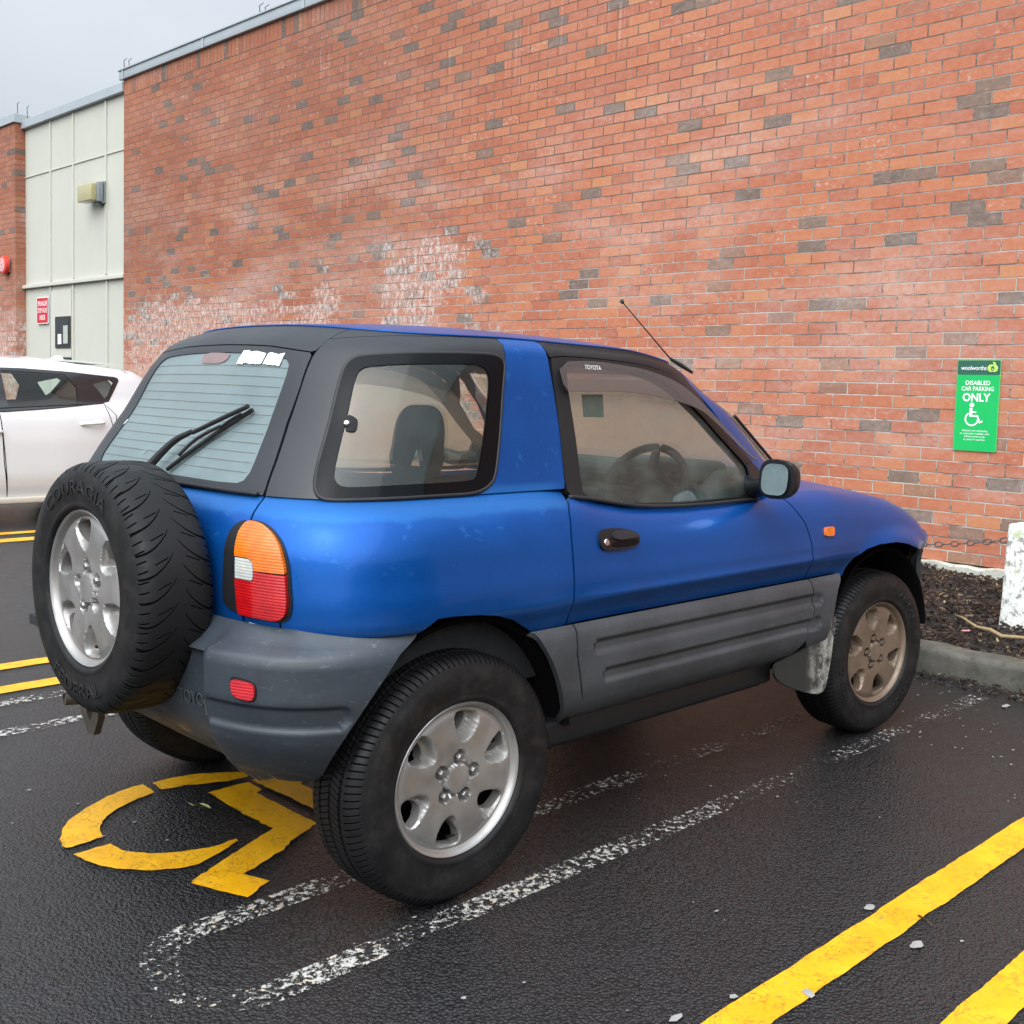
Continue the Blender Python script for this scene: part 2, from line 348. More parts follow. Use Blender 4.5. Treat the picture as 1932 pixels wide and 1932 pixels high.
def tyremat(name,kind):
    t=NT(name); p=t.obj(); s=t.n('SeparateXYZ',{0:p}).outputs
    ang=t.math('ARCTAN2',s[2],s[0]); r=t.math('SQRT',t.math('ADD',t.math('MULTIPLY',s[0],s[0]),t.math('MULTIPLY',s[2],s[2])))
    aw=t.math('ABSOLUTE',s[1]); tread=t.rng(r,.322,.330)
    if kind=='road':
        ph=t.math('FRACT',t.math('ADD',t.math('MULTIPLY',ang,112/(2*math.pi)),t.math('MULTIPLY',aw,9.)))
        g1=t.math('MULTIPLY',t.rng(t.math('ABSOLUTE',t.math('SUBTRACT',ph,.5)),.05,.13),1.)
        g1=t.fmix(t.math('MULTIPLY',t.rng(aw,.050,.056),t.rng(aw,.105,.099)),1.,g1)
        ph2=t.math('FRACT',t.math('SUBTRACT',t.math('MULTIPLY',ang,126/(2*math.pi)),t.math('MULTIPLY',aw,24.)))
        g2=t.fmix(t.rng(aw,.050,.044),1.,t.rng(t.math('ABSOLUTE',t.math('SUBTRACT',ph2,.5)),.05,.12))
        g=t.math('MULTIPLY',g1,g2); tread=t.rng(r,.312,.320)
    else:
        # directional tread: swept grooves that leave the centre rib and turn across towards the shoulder
        sgn=t.math('SIGN',s[1]); w1=t.math('DIVIDE',aw,.1)
        sweep=t.math('ADD',t.math('MULTIPLY',t.math('POWER',w1,.5),1.9),t.math('MULTIPLY',t.math('POWER',w1,4.),-.35))
        ph=t.math('FRACT',t.math('ADD',t.math('ADD',t.math('MULTIPLY',ang,34/(2*math.pi)),sweep),t.math('MULTIPLY',sgn,.25)))
        d1=t.math('ABSOLUTE',t.math('SUBTRACT',ph,.5)); wid=t.math('ADD',.022,t.math('MULTIPLY',w1,.028))
        g1=t.rng(t.math('SUBTRACT',d1,wid),-.006,.012); g1=t.math('MAXIMUM',g1,t.rng(aw,.013,.008))
        ph2=t.math('FRACT',t.math('ADD',t.math('ADD',t.math('MULTIPLY',ang,34/(2*math.pi)),t.math('MULTIPLY',t.math('POWER',w1,.8),.75)),.3))
        g2=t.math('MAXIMUM',t.rng(t.math('ABSOLUTE',t.math('SUBTRACT',ph2,.5)),.012,.035),t.rng(t.math('ABSOLUTE',t.math('SUBTRACT',aw,.040)),.014,.020))
        sip=t.math('FRACT',t.math('ADD',t.math('MULTIPLY',ang,81/(2*math.pi)),t.math('MULTIPLY',w1,1.2)))
        g3=t.math('MAXIMUM',t.rng(t.math('ABSOLUTE',t.math('SUBTRACT',sip,.5)),.04,.11),t.rng(aw,.080,.074))
        g=t.math('MULTIPLY',t.math('MULTIPLY',g1,g2),g3); tread=t.rng(r,.308,.318)
    h=t.fmix(tread,1.,g)
    ringl=t.math('MULTIPLY',t.math('SINE',t.math('MULTIPLY',r,1500.)),t.math('MULTIPLY',t.rng(r,.285,.292),t.rng(r,.312,.305)))
    h2=t.math('ADD',h,t.math('MULTIPLY',ringl,.04))
    n=t.noise(p,18,5,.65); dust=t.math('MULTIPLY',t.rng(n,.42,.72),t.rng(r,.325,.30))
    wet=t.rng(t.noise(t.map(p,(1,.3,1)),7,5,.7),.5,.56)
    base=t.mix(dust,(.0075,.0077,.0083,1),(.020,.019,.0175,1) if kind!='dusty' else (.05,.042,.034,1))
    base=t.mix(t.math('MULTIPLY',t.math('SUBTRACT',1.,g if kind!='x' else g),tread),base,(.003,.003,.0032,1))
    rough=t.fmix(t.math('MULTIPLY',wet,.6),.62,.33)
    return t.out(t.bsdf(base=base,rough=rough,spec=t.math('MULTIPLY',h,.26),normal=t.bump(h2,.9,.0042,t.bump(t.noise(p,260,3),.10,.002))))
M['tyre']=tyremat('road_tyre_rubber','road'); M['tyre_spare']=tyremat('spare_tyre_rubber','spare')
M['letter']=simple('moulded_tyre_lettering',(.010,.010,.0105),.6,nscale=40)
def schlick(t,f0=.045):
    g=t.n('NewGeometry'); c=t.math('ABSOLUTE',t.n('VectorMath',{0:g.outputs['Normal'],1:g.outputs['Incoming']},operation='DOT_PRODUCT').outputs['Value'])
    return t.math('ADD',f0,t.math('MULTIPLY',t.math('POWER',t.math('SUBTRACT',1.,c,clamp=True),5.),1-f0))
def glass(name,tint,haze,rough,hazecol=(.45,.52,.53),sharp=.3,blot=.0):
    t=NT(name); p=t.pos()
    tr=t.n('BsdfTransparent',{'Color':tint+(1,)}).outputs[0]
    if rough>0: tr=t.n('MixShader',{0:sharp,1:t.n('BsdfRefraction',{'Color':tint+(1,),'Roughness':rough,'IOR':1.045}).outputs[0],2:tr}).outputs[0]
    hz=t.n('MixShader',{0:.45,1:t.n('BsdfDiffuse',{'Color':hazecol+(1,)}).outputs[0],2:t.n('BsdfTranslucent',{'Color':hazecol+(1,)}).outputs[0]}).outputs[0]
    n=t.noise(t.map(p,(1,1,1.3)),7,6,.65); hf=t.rng(n,.3,.75,haze*(1-blot),min(1,haze*(1+blot)))
    sh=t.n('MixShader',{0:hf,1:tr,2:hz}).outputs[0]
    sh=t.n('MixShader',{0:schlick(t),1:sh,2:t.n('BsdfGlossy',{'Roughness':.03}).outputs[0]}).outputs[0]
    return t.out(sh)
M['glass_fog']=glass('fogged_side_glass',(.84,.93,.88),.22,.10,(.30,.345,.31),sharp=.85,blot=.5)
M['glass_q']=glass('tinted_quarter_glass',(.76,.87,.82),.13,.10,(.25,.30,.28),sharp=.8,blot=.35)
M['glass_rear']=glass('misted_rear_glass',(.5,.56,.56),.80,.45,(.34,.445,.46),sharp=.5,blot=.10)
M['glass_clear']=glass('clear_tinted_glass',(.86,.93,.88),.05,0,(.3,.34,.32))
M['glass_far']=glass('far_side_glass',(.84,.96,.90),.24,.55,(.44,.44,.37),sharp=.14,blot=.3)
def visor():
    t=NT('smoked_visor_plastic'); 
    sh=t.n('MixShader',{0:.40,1:t.n('BsdfTransparent',{'Color':(.52,.45,.43,1)}).outputs[0],2:t.n('BsdfDiffuse',{'Color':(.17,.15,.15,1)}).outputs[0]}).outputs[0]
    sh=t.n('MixShader',{0:schlick(t),1:sh,2:t.n('BsdfGlossy',{'Roughness':.12}).outputs[0]}).outputs[0]
    return t.out(sh)
M['visor']=visor()
M['mirrorglass']=simple('mirror_glass',(.42,.48,.51),.08,1.,nscale=60,var=.15)
def lens(name,col,em=.0):
    t=NT(name); p=t.pos(); s=t.n('SeparateXYZ',{0:p}).outputs
    rib=t.math('SINE',t.math('MULTIPLY',s[2],900.)); n=t.noise(p,30,4)
    base=t.mix(t.rng(n,.3,.7),tuple(c*.75 for c in col)+(1,),col+(1,))
    return t.out(t.bsdf(base=base,rough=.12,spec=.6,coat=.5,coatr=.05,normal=t.bump(rib,.25,.0012),sss=.15))
M['amber']=lens('amber_lens',(.78,.165,.004)); M['red']=lens('red_lens',(.46,.004,.007)); M['clear']=lens('clear_lens',(.52,.53,.50)); M['reflector']=lens('red_reflector',(.50,.012,.022)); M['darkred']=simple('veiled_stop_lamp',(.20,.14,.135),.5,nscale=12,var=.3)
M['chrome']=simple('chrome',(.7,.7,.7),.15,1.,nscale=60)
M['white']=simple('white_paper',(.80,.80,.79),.7,nscale=60,var=.06)
M['whiteletter']=simple('white_lettering',(.75,.75,.75),.5,nscale=60,var=.05)
M['steel']=simple('rusty_exhaust_steel',(.10,.085,.07),.55,.6,nscale=30,var=.5)
M['mudflap']=None
def mudflap():
    t=NT('dusty_mud_flap'); p=t.pos(); s=t.n('SeparateXYZ',{0:p}).outputs
    f=t.rng(t.noise(p,18,6,.7),.40,.62); base=t.mix(f,(.028,.028,.026,1),(.30,.30,.27,1)); base=t.mix(t.rng(s[0],1.62,1.70),(.016,.018,.016,1),base)
    return t.out(t.bsdf(base=base,rough=.75))
M['mudflap']=mudflap()
# ---- ground
def asphalt():
    t=NT('wet_asphalt'); p=t.pos()
    agg=t.vor(p,120,'F1'); fine=t.noise(p,420,3,.6); big=t.noise(p,.55,5,.6); mid=t.noise(p,5,5,.6)
    base=t.mix(t.rng(agg,.15,.75),(.026,.026,.0275,1),(.009,.009,.0095,1))
    base=t.mix(t.math('MULTIPLY',t.rng(mid,.35,.7),.5),base,(.012,.0115,.011,1))
    sp=t.n('TexVoronoi',{'Vector':p,'Scale':55.}); cell=t.n('SeparateColor',{0:sp.outputs[1]}).outputs[0]
    fleck=t.math('MULTIPLY',t.rng(sp.outputs[0],.16,.08),t.rng(cell,.965,.97)); base=t.mix(t.math('MULTIPLY',fleck,.55),base,(.22,.215,.20,1))
    wet=t.rng(big,.36,.62)
    rough=t.fmix(wet,.26,.14); rough=t.math('ADD',rough,t.math('MULTIPLY',t.rng(fine,.3,.7),.10))
    agg2=t.vor(p,62,'SMOOTH_F1')
    h=t.math('ADD',t.math('ADD',t.math('MULTIPLY',agg,-1.0),t.math('MULTIPLY',agg2,-.45)),t.math('MULTIPLY',fine,.45))
    return t.out(t.bsdf(base=base,rough=rough,spec=.46,normal=t.bump(h,.9,.0055,t.bump(t.noise(p,3.,4),.25,.03))))
M['asphalt']=asphalt()
def yellow():
    t=NT('yellow_road_paint'); p=t.pos()
    cr=t.n('TexVoronoi',{'Vector':t.n('VectorMath',{0:p,1:t.n('VectorMath',{0:t.noisec(p,30,4),'Scale':.045},operation='SCALE').outputs[0]},operation='ADD').outputs[0],'Scale':26.},feature='DISTANCE_TO_EDGE').outputs[0]
    crack=t.math('MULTIPLY',t.rng(cr,.06,.02),t.rng(t.noise(p,9,4),.42,.58))
    wear=t.math('MULTIPLY',t.rng(t.noise(t.map(p,(1,1,1)),85,6,.8),.54,.64),t.rng(t.noise(p,9,5,.65),.34,.62))
    m=t.math('MAXIMUM',t.math('MULTIPLY',crack,.4),wear)
    base=t.mix(t.rng(t.noise(p,6,5),.3,.7),(.70,.335,.003,1),(.80,.415,.005,1)); base=t.mix(t.math('MULTIPLY',m,.85),base,(.075,.050,.015,1))
    h=t.math('SUBTRACT',t.noise(p,300,3),t.math('MULTIPLY',m,.8))
    # ragged edge: paint breaks up into holes
    return t.out(t.bsdf(base=base,rough=t.rng(t.noise(p,12,3),.3,.7,.35,.6),normal=t.bump(h,.5,.003)))
M['yellow']=yellow()
def worn():
    t=NT('worn_white_road_paint'); p=t.pos(); s=t.n('SeparateXYZ',{0:p}).outputs
    big=t.noise(p,2.6,5,.6); f=t.noise(p,52,7,.80); v=t.vor(p,130)
    thr=t.rng(big,.32,.68,.60,.50); thr=t.math('ADD',thr,t.rng(s[0],-.3,1.6,-.035,.030))
    thr=t.math('ADD',thr,t.rng(s[0],-.60,-.72,0.,.045)); a=t.rng(f,thr,t.math('ADD',thr,.03))
    y=t.rng(t.noise(p,26,3,.6),.60,.63); col=t.mix(t.math('MULTIPLY',y,t.rng(s[0],.9,-.2,.0,1.)),(.58,.57,.53,1),(.72,.42,.08,1)); col=t.mix(t.rng(v,.1,.5),col,(.42,.41,.38,1))
    sh=t.bsdf(base=col,rough=.6,normal=t.bump(f,.4,.003))
    return t.out(t.n('MixShader',{0:a,1:t.n('BsdfTransparent').outputs[0],2:sh}).outputs[0])
M['worn']=worn()
M['concrete']=None
def concrete(name,a,b,moss,ms):
    t=NT(name); p=t.pos(); n=t.noise(p,7,7,.65); base=t.mix(t.rng(n,.3,.7),a+(1,),b+(1,))
    m=t.rng(t.noise(p,13,7,.72),.52,.62); base=t.mix(t.math('MULTIPLY',m,ms),base,moss+(1,))
    pit=t.rng(t.vor(p,90),.12,.3); base=t.mix(t.math('MULTIPLY',t.math('SUBTRACT',1.,pit),.4),base,(.03,.03,.028,1))
    return t.out(t.bsdf(base=base,rough=.8,normal=t.bump(t.math('ADD',t.noise(p,120,5,.7),pit),.5,.006)))
M['kerb']=concrete('mossy_kerb_concrete',(.060,.058,.048),(.115,.108,.090),(.045,.052,.026),.75)
M['found']=concrete('pale_foundation_concrete',(.40,.39,.33),(.52,.51,.44),(.20,.21,.15),.6)
def postm():
    t=NT('flaking_white_post_paint'); p=t.pos(); n=t.noise(p,22,7,.72); f=t.rng(n,.52,.60)
    v=t.rng(t.noise(t.map(p,(1,1,.35)),60,5,.7),.55,.66)
    base=t.mix(f,(.72,.72,.68,1),(.26,.26,.23,1)); base=t.mix(t.math('MULTIPLY',v,.75),base,(.16,.16,.14,1))
    li=t.math('MULTIPLY',t.rng(t.noise(p,16,3,.5),.62,.66),.8); base=t.mix(li,base,(.42,.47,.26,1))
    return t.out(t.bsdf(base=base,rough=.75,normal=t.bump(t.math('MULTIPLY',n,-1.),.5,.006)))
M['post']=postm()
M['chain']=simple('weathered_chain_steel',(.17,.16,.155),.5,.6,nscale=60,var=.4)
def bark():
    t=NT('bark_mulch'); p=t.pos(); 
    r=t.n('NewGeometry').outputs['Random Per Island']
    c=t.ramp(r,[(0,(.010,.007,.0055)),(.40,(.030,.019,.014)),(.75,(.055,.032,.021)),(.93,(.105,.060,.032)),(.985,(.16,.10,.05)),(1,(.3,.26,.2))])
    c=t.mix(t.rng(t.noise(t.map(p,(1,1,1)),90,4),.3,.7),c,t.mix(.5,c,(.005,.004,.004,1)))
    return t.out(t.bsdf(base=c,rough=.55,normal=t.bump(t.noise(p,160,4),.5,.004)))
M['bark']=bark(); M['soil']=simple('dark_soil',(.012,.009,.007),.8,nscale=60,var=.5,bump=.8,bscale=90)
M['straw']=simple('dry_straw',(.30,.22,.11),.8,nscale=60,var=.4); M['leafm']=simple('fallen_leaf',(.33,.34,.14),.6,nscale=60,var=.35)
M['litter']=simple('pale_litter',(.30,.295,.28),.6,nscale=90,var=.4)
# ---- brick
def brick(name,soldier=False):
    t=NT(name); p=t.pos(); s=t.n('SeparateXYZ',{0:p}).outputs; BW,BH=.2437,.0916
    # slight unevenness of the courses
    wob=t.math('MULTIPLY',t.math('SUBTRACT',t.noise(p,1.2,2),.5),.006)
    if not soldier:
        v=t.math('DIVIDE',t.math('SUBTRACT',t.math('ADD',s[2],wob),.0508),BH); row=t.math('FLOOR',v); par=t.math('MULTIPLY',t.math('FLOORED_MODULO',row,2.),.5)
        u0=t.math('DIVIDE',t.math('SUBTRACT',s[1],.1027),BW)
        rj=t.n('TexWhiteNoise',{'W':row},noise_dimensions='1D').outputs[0]
        u=t.math('ADD',t.math('ADD',u0,.5),t.math('ADD',par,t.math('MULTIPLY',t.math('SUBTRACT',rj,.5),.035)))
    else:
        u=t.math('DIVIDE',s[1],BH); v=t.math('DIVIDE',t.math('SUBTRACT',s[2],5.55),BW); row=t.math('FLOOR',v)
    col=t.math('FLOOR',u); fu=t.math('FRACT',u); fv=t.math('FRACT',v)
    cw,ch=(BW,BH) if not soldier else (BH,BW)
    ed=t.math('MINIMUM',t.math('MULTIPLY',t.math('MINIMUM',fu,t.math('SUBTRACT',1.,fu)),cw),t.math('MULTIPLY',t.math('MINIMUM',fv,t.math('SUBTRACT',1.,fv)),ch))
    ed=t.math('ADD',ed,t.math('MULTIPLY',t.math('SUBTRACT',t.noise(p,55,4,.6),.5),.0035))
    face=t.rng(ed,.0036,.0058)
    cid=t.n('CombineXYZ',{0:col,1:row,2:3. if soldier else 0.}).outputs[0]
    wn_=t.n('TexWhiteNoise',{'Vector':cid},noise_dimensions='3D'); r1=wn_.outputs[0]; rc=t.n('SeparateColor',{0:wn_.outputs[1]}).outputs
    # dark bricks come in loose clusters
    cl=t.noise(t.map(cid,(.13,.085,1)),1.0,3,.6); dk=t.math('ADD',r1,t.rng(cl,.35,.7,-.03,.025,False))
    red=t.ramp(rc[1],[(0,(.37,.115,.063)),(.25,(.42,.130,.066)),(.55,(.445,.145,.072)),(.8,(.46,.158,.077)),(.95,(.48,.175,.080)),(1,(.49,.205,.092))])
    gry=t.ramp(rc[2],[(0,(.125,.098,.082)),(.35,(.16,.120,.098)),(.6,(.20,.135,.10)),(.85,(.25,.125,.085)),(1,(.29,.15,.09))])
    b=t.mix(t.rng(dk,.885,.892),red,gry)
    sm_=t.noise(t.map(p,(1,1,1.8)),16,6,.68); b=t.mix(t.math('MULTIPLY',t.rng(sm_,.35,.75),.5),b,t.mix(.5,b,(.60,.33,.23,1)))
    b=t.mix(t.math('MULTIPLY',t.rng(t.noise(p,60,5,.7),.5,.75),.25),b,(.16,.07,.045,1))
    # lime bloom: soft patches within single bricks, heavier bands low on the far half, vertical runs
    pb=t.math('MULTIPLY',t.rng(t.noise(t.map(p,(1,1,1.4)),21,8,.74),.52,.66),t.rng(rc[0],.52,.95))
    pb=t.math('MULTIPLY',pb,t.rng(t.noise(p,.9,3),.30,.50))
    X=t.math('MULTIPLY',t.math('MULTIPLY',t.rng(s[1],4.6,6.6),t.rng(s[1],7.24,7.20)),t.math('MULTIPLY',t.rng(s[2],3.15,2.75),t.rng(s[2],.3,1.2)))
    line_=t.math('MULTIPLY',t.math('MULTIPLY',t.rng(t.math('ABSOLUTE',t.math('SUBTRACT',s[1],7.20)),.075,.02),t.rng(s[2],3.1,2.95)),.9)
    Y=t.math('MULTIPLY',t.math('MULTIPLY',t.rng(s[1],7.9,8.2),1.),t.math('ADD',t.math('MULTIPLY',t.rng(s[2],2.60,2.12),.72),t.math('MULTIPLY',t.rng(s[2],3.5,2.5),.28)))
    Z=t.math('MULTIPLY',t.math('MULTIPLY',t.rng(s[1],16.,17.),t.rng(s[2],2.7,2.0)),.6)
    zone=t.math('MAXIMUM',t.math('MAXIMUM',X,line_),t.math('MAXIMUM',Y,Z))
    nz2=t.math('ADD',t.math('MULTIPLY',t.math('SUBTRACT',t.noise(t.map(p,(1,1.,.8)),13,8,.75),.5),1.5),t.math('MULTIPLY',t.math('SUBTRACT',t.noise(t.map(p,(1,.7,1.)),1.6,4,.6),.5),1.7))
    heavy=t.math('ADD',t.math('ADD',t.math('MULTIPLY',zone,.66),nz2),t.math('MULTIPLY',t.math('SUBTRACT',rc[0],.5),.42))
    heavy=t.math('MULTIPLY',t.rng(heavy,.30,.66),t.rng(zone,.05,.35))
    run=t.math('MULTIPLY',t.rng(t.noise(t.map(p,(1,30,.7)),1.0,4,.6),.56,.68),t.math('MULTIPLY',t.rng(t.noise(t.map(p,(1,.6,1.1)),1.3,4),.46,.62),t.rng(s[2],1.0,3.6)))
    isd=t.rng(dk,.885,.892); pb=t.math('MULTIPLY',pb,t.fmix(isd,1.,.35)); lime=t.math('MAXIMUM',t.math('MAXIMUM',t.math('MULTIPLY',pb,.72),t.math('MULTIPLY',heavy,t.rng(t.noise(t.map(p,(1,1,.6)),19,8,.78),.43,.60,.06,.92))),t.math('MULTIPLY',run,.30),clamp=True)
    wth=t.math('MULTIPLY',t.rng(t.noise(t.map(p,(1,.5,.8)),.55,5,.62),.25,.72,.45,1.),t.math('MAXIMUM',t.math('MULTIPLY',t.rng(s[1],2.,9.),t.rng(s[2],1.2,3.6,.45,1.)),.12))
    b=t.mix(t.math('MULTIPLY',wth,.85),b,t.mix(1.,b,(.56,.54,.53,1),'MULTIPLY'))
    haze_=t.math('MULTIPLY',t.math('MULTIPLY',t.rng(t.noise(t.map(p,(1,.45,1.5)),1.15,6,.66),.42,.74),t.rng(t.noise(p,26,5,.7),.3,.7,.3,1.)),t.rng(s[2],4.6,3.0,.35,1.))
    lime=t.math('MAXIMUM',lime,t.math('MULTIPLY',haze_,.55))
    b=t.mix(lime,b,(.58,.49,.45,1))
    mort=t.mix(t.rng(t.noise(p,9,5),.35,.7),(.36,.32,.28,1),(.50,.46,.41,1)); mort=t.mix(t.math('MULTIPLY',t.math('MULTIPLY',t.rng(s[2],1.6,3.8),t.rng(s[1],.5,4.,.6,1.)),.85),mort,(.115,.080,.062,1)); mort=t.mix(t.math('MULTIPLY',t.rng(t.noise(t.map(p,(1,1.2,8.)),1.6,5,.7),.48,.60),.75),mort,(.085,.065,.055,1))  # mortar browner higher up; dark runs paint the shade of recessed joints
    c=t.mix(face,mort,b)
    hole=t.math('MULTIPLY',t.rng(t.noise(p,40,2),.8,.85),0.)
    h=t.math('ADD',t.math('MULTIPLY',face,1.),t.math('ADD',t.math('MULTIPLY',t.noise(p,90,5,.7),.22),t.math('MULTIPLY',rc[1],.12)))
    return t.out(t.bsdf(base=c,rough=t.fmix(face,.9,.72),spec=.35,normal=t.bump(h,.8,.008)))
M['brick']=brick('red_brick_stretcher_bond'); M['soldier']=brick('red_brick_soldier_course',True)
M['cream']=simple('cream_render_paint',(.50,.497,.43),.7,nscale=1.5,var=.07,bump=.12,bscale=60)
M['cream2']=simple('cream_batten_paint',(.53,.525,.455),.6,nscale=3,var=.05)
M['coping']=simple('grey_metal_coping',(.42,.46,.48),.45,.3,nscale=3,var=.12)
M['darkglass']=simple('dark_door_glass',(.012,.015,.017),.08,nscale=5,coat=.3)
M['bronze']=simple('dark_bronze_frame',(.035,.027,.022),.5,nscale=10)
M['signred']=simple('sign_red',(.55,.012,.025),.4,nscale=10,var=.06); M['signgreen']=simple('sign_green',(.0,.44,.10),.38,nscale=8,var=.05); M['signdark']=simple('sign_dark_green',(.018,.105,.07),.38,nscale=8,var=.05)
M['lime']=simple('sign_lime',(.50,.78,.12),.4,nscale=9,var=.05); M['signlight']=simple('sign_edge_green',(.20,.55,.16),.4,nscale=9,var=.05)
M['alarmred']=simple('alarm_red_plastic',(.60,.05,.03),.35,nscale=10,var=.08)
M['lampglass']=simple('yellowed_lamp_cover',(.42,.385,.20),.3,nscale=8,var=.2,coat=.3); M['lampgrey']=simple('grey_lamp_housing',(.22,.24,.25),.5,nscale=10)
M['carwhite']=simple('white_car_paint',(.70,.715,.725),.18,nscale=4,var=.03,coat=.8); M['carblack']=simple('black_car_trim',(.018,.019,.022),.25,nscale=6,coat=.3)
M['carsill']=simple('dusty_white_sill',(.58,.54,.46),.45,nscale=8,var=.12)
# ------------------------------------------------------------------ setting
def sheet(name,pts,z,mat,parent=None): return mk(name,[(x,y,z) for x,y in pts],[list(range(len(pts)))],mat,parent,False)
g=sheet('ground',[(-70,-70),(3.30,-70),(3.30,90),(-70,90)],0,M['asphalt']); tag(g,kind='structure')
g2=sheet('ground_beyond',[(3.30,-70),(90,-70),(90,90),(3.30,90)],-.004,M['soil']); tag(g2,kind='structure')
# kerb with a rounded nose, in cast lengths
kb=MB(); prof=[(3.268,-.02),(3.272,.095),(3.278,.110),(3.292,.119),(3.31,.122),(3.43,.124),(3.44,.118),(3.44,-.02)]
ys=np.concatenate([np.arange(-9,15,.06)]); V=[];F=[]
for i,y in enumerate(ys):
    j=min(abs(y+.86),1)
    for x,z in prof:
        k=.0035*math.sin(y*9.1+x*40)+.003*math.sin(y*23+z*60)
        V.append((x+k-(.010 if j<.02 and z>0 else 0),y,z+k*.8-(.012 if j<.02 and z>.05 else 0)))
n=len(prof)
for i in range(len(ys)-1):
    for k in range(n-1): F.append([i*n+k,i*n+k+1,(i+1)*n+k+1,(i+1)*n+k][::-1])
o=mk('kerb',V,F,M['kerb'],None,True,auto=50); tag(o,kind='structure')
# planting strip: uneven soil, then a layer of bark chips
X=np.arange(3.43,5.97,.05);Y=np.arange(-4,6,.05); GX,GY=np.meshgrid(X,Y)
def mz(x,y): return .092+.012*np.sin(x*3.1+y*1.7)+.008*np.sin(x*7.3-y*4.1)+.006*np.sin(y*13+x*5)-.02*np.clip((3.55-x)/.1,0,1)
GZ=mz(GX,GY)-.012; n1,n2=GX.shape
o=mk('planting_bed_soil',np.stack([GX.ravel(),GY.ravel(),GZ.ravel()],1),[[i*n2+j,i*n2+j+1,(i+1)*n2+j+1,(i+1)*n2+j] for i in range(n1-1) for j in range(n2-1)],M['soil']); tag(o,kind='structure')
def chips(name,N,xr,yr,zf,size,mat,label,cat,parent=None):
    V=[];F=[]
    for i in range(N):
        x=RNG.uniform(*xr);y=RNG.uniform(*yr); L=size*RNG.uniform(.5,1.8);W_=L*RNG.uniform(.25,.7);T_=size*RNG.uniform(.12,.35)
        a=RNG.uniform(0,math.pi);tx,ty=RNG.normal(0,.28,2)
        k=RNG.integers(4,6); ang=np.sort(RNG.uniform(0,2*math.pi,k)) if k>4 else np.array([.3,1.7,3.5,5.0])+RNG.normal(0,.35,4); ang=np.sort(ang)
        px_=np.cos(ang)*L*.5;py_=np.sin(ang)*W_*.5
        ca,sa=math.cos(a),math.sin(a); z0=zf(x,y)+RNG.uniform(-.4,.9)*size*.5
        b=len(V)
        for h in (T_,0):
            for q in range(k):
                X_=px_[q]*ca-py_[q]*sa;Y_=px_[q]*sa+py_[q]*ca; V.append((x+X_,y+Y_,z0+h+X_*tx+Y_*ty))
        F.append(list(range(b,b+k)))
        for q in range(k): r_=(q+1)%k; F.append([b+q,b+k+q,b+k+r_,b+r_])
    o=mk(name,V,F,mat,parent,False); tag(o,label,cat,kind='stuff'); return o
chips('bark_mulch',13000,(3.47,5.93),(-2.2,1.6),mz,.030,M['bark'],'dark bark chip mulch covering the bed between kerb and brick wall','mulch')
chips('bark_mulch_edge',900,(3.10,3.27),(-2.2,.9),lambda x,y:.0+.012*max(0,(x-3.16))*8,.020,M['bark'],'loose bark crumbs washed against the foot of the kerb','mulch')
chips('pale_mulch_pieces',60,(3.5,5.9),(-1.4,1.2),lambda x,y:mz(x,y)+.018,.022,M['straw'],'scattered pale straw coloured chips lying on the dark mulch','mulch')
# ---- painted lines on the asphalt
def line(name,x0,x1,y0,y1,mat,label,z=.004,group=None,wob=.004,cat='road marking'):
    xs=np.arange(x0,x1+.001,.02); V=[];F=[]
    r=np.random.default_rng(int(abs(y0)*1000)+3); na=np.convolve(r.normal(0,1,len(xs)+4),np.ones(5)/5,'valid')*wob; nb=np.convolve(r.normal(0,1,len(xs)+4),np.ones(5)/5,'valid')*wob
    for i,x in enumerate(xs): V+= [(x,y0+na[i],z),(x,y1+nb[i],z)]
    for i in range(len(xs)-1): F.append([2*i,2*i+2,2*i+3,2*i+1])
    o=mk(name,V,F,mat,None,False); tag(o,label,cat,group); return o
gy='pairs of yellow bay lines'
line('yellow_line',-4.5,3.05,-1.648,-1.550,M['yellow'],'long yellow bay line in front of the blue car, nearer to it of the pair',group=gy)
line('yellow_line',-4.5,3.05,-1.985,-1.887,M['yellow'],'yellow bay line cut by the bottom right corner of the photo',group=gy)
line('yellow_line',-4.5,3.05,2.178,2.283,M['yellow'],'yellow line behind the spare wheel, farther of the near pair on the left',group=gy)
line('yellow_line',-4.5,3.05,1.80,1.91,M['yellow'],'yellow line behind the spare wheel, nearer of the near pair on the left',group=gy)
line('yellow_line',-4.5,3.05,6.44,6.57,M['yellow'],'thin far yellow line just below the white car',group=gy)
line('yellow_line',-4.5,3.05,6.02,6.20,M['yellow'],'far yellow line one below the line under the white car',group=gy)
# old worn-out white double lines: each a long U
def uline(name,ya,yb,x_end,label,w=.082):
    c=(ya+yb)/2; r=abs(yb-ya)/2; P=[(x,ya) for x in np.arange(3.05,x_end,-.04)]
    P+= [(x_end-.15*math.sin(t)*1.0,c+(ya-c)*math.cos(t)) for t in np.linspace(0,math.pi,26)]
    P+= [(x,yb) for x in np.arange(x_end,3.05,.04)]
    P=np.array(P); T=np.gradient(P,axis=0); T/=np.linalg.norm(T,axis=1,keepdims=True); Nn=np.stack([-T[:,1],T[:,0]],1)
    V=[];F=[]
    for p,n_ in zip(P,Nn):
        for k in (-.5,.5): q=p+n_*w*k; V.append((q[0],q[1],.0035))
    for i in range(len(P)-1): F.append([2*i,2*i+1,2*i+3,2*i+2])
    o=mk(name,V,F,M['worn'],None,False); tag(o,label,'road marking'); return o
uline('worn_white_line',-.860,-.505,-.58,'old flaking white double bay line running under the right wheels of the blue car')
uline('worn_white_line',1.28,1.66,-1.9,'old flaking white double bay line behind the spare wheel on the left')
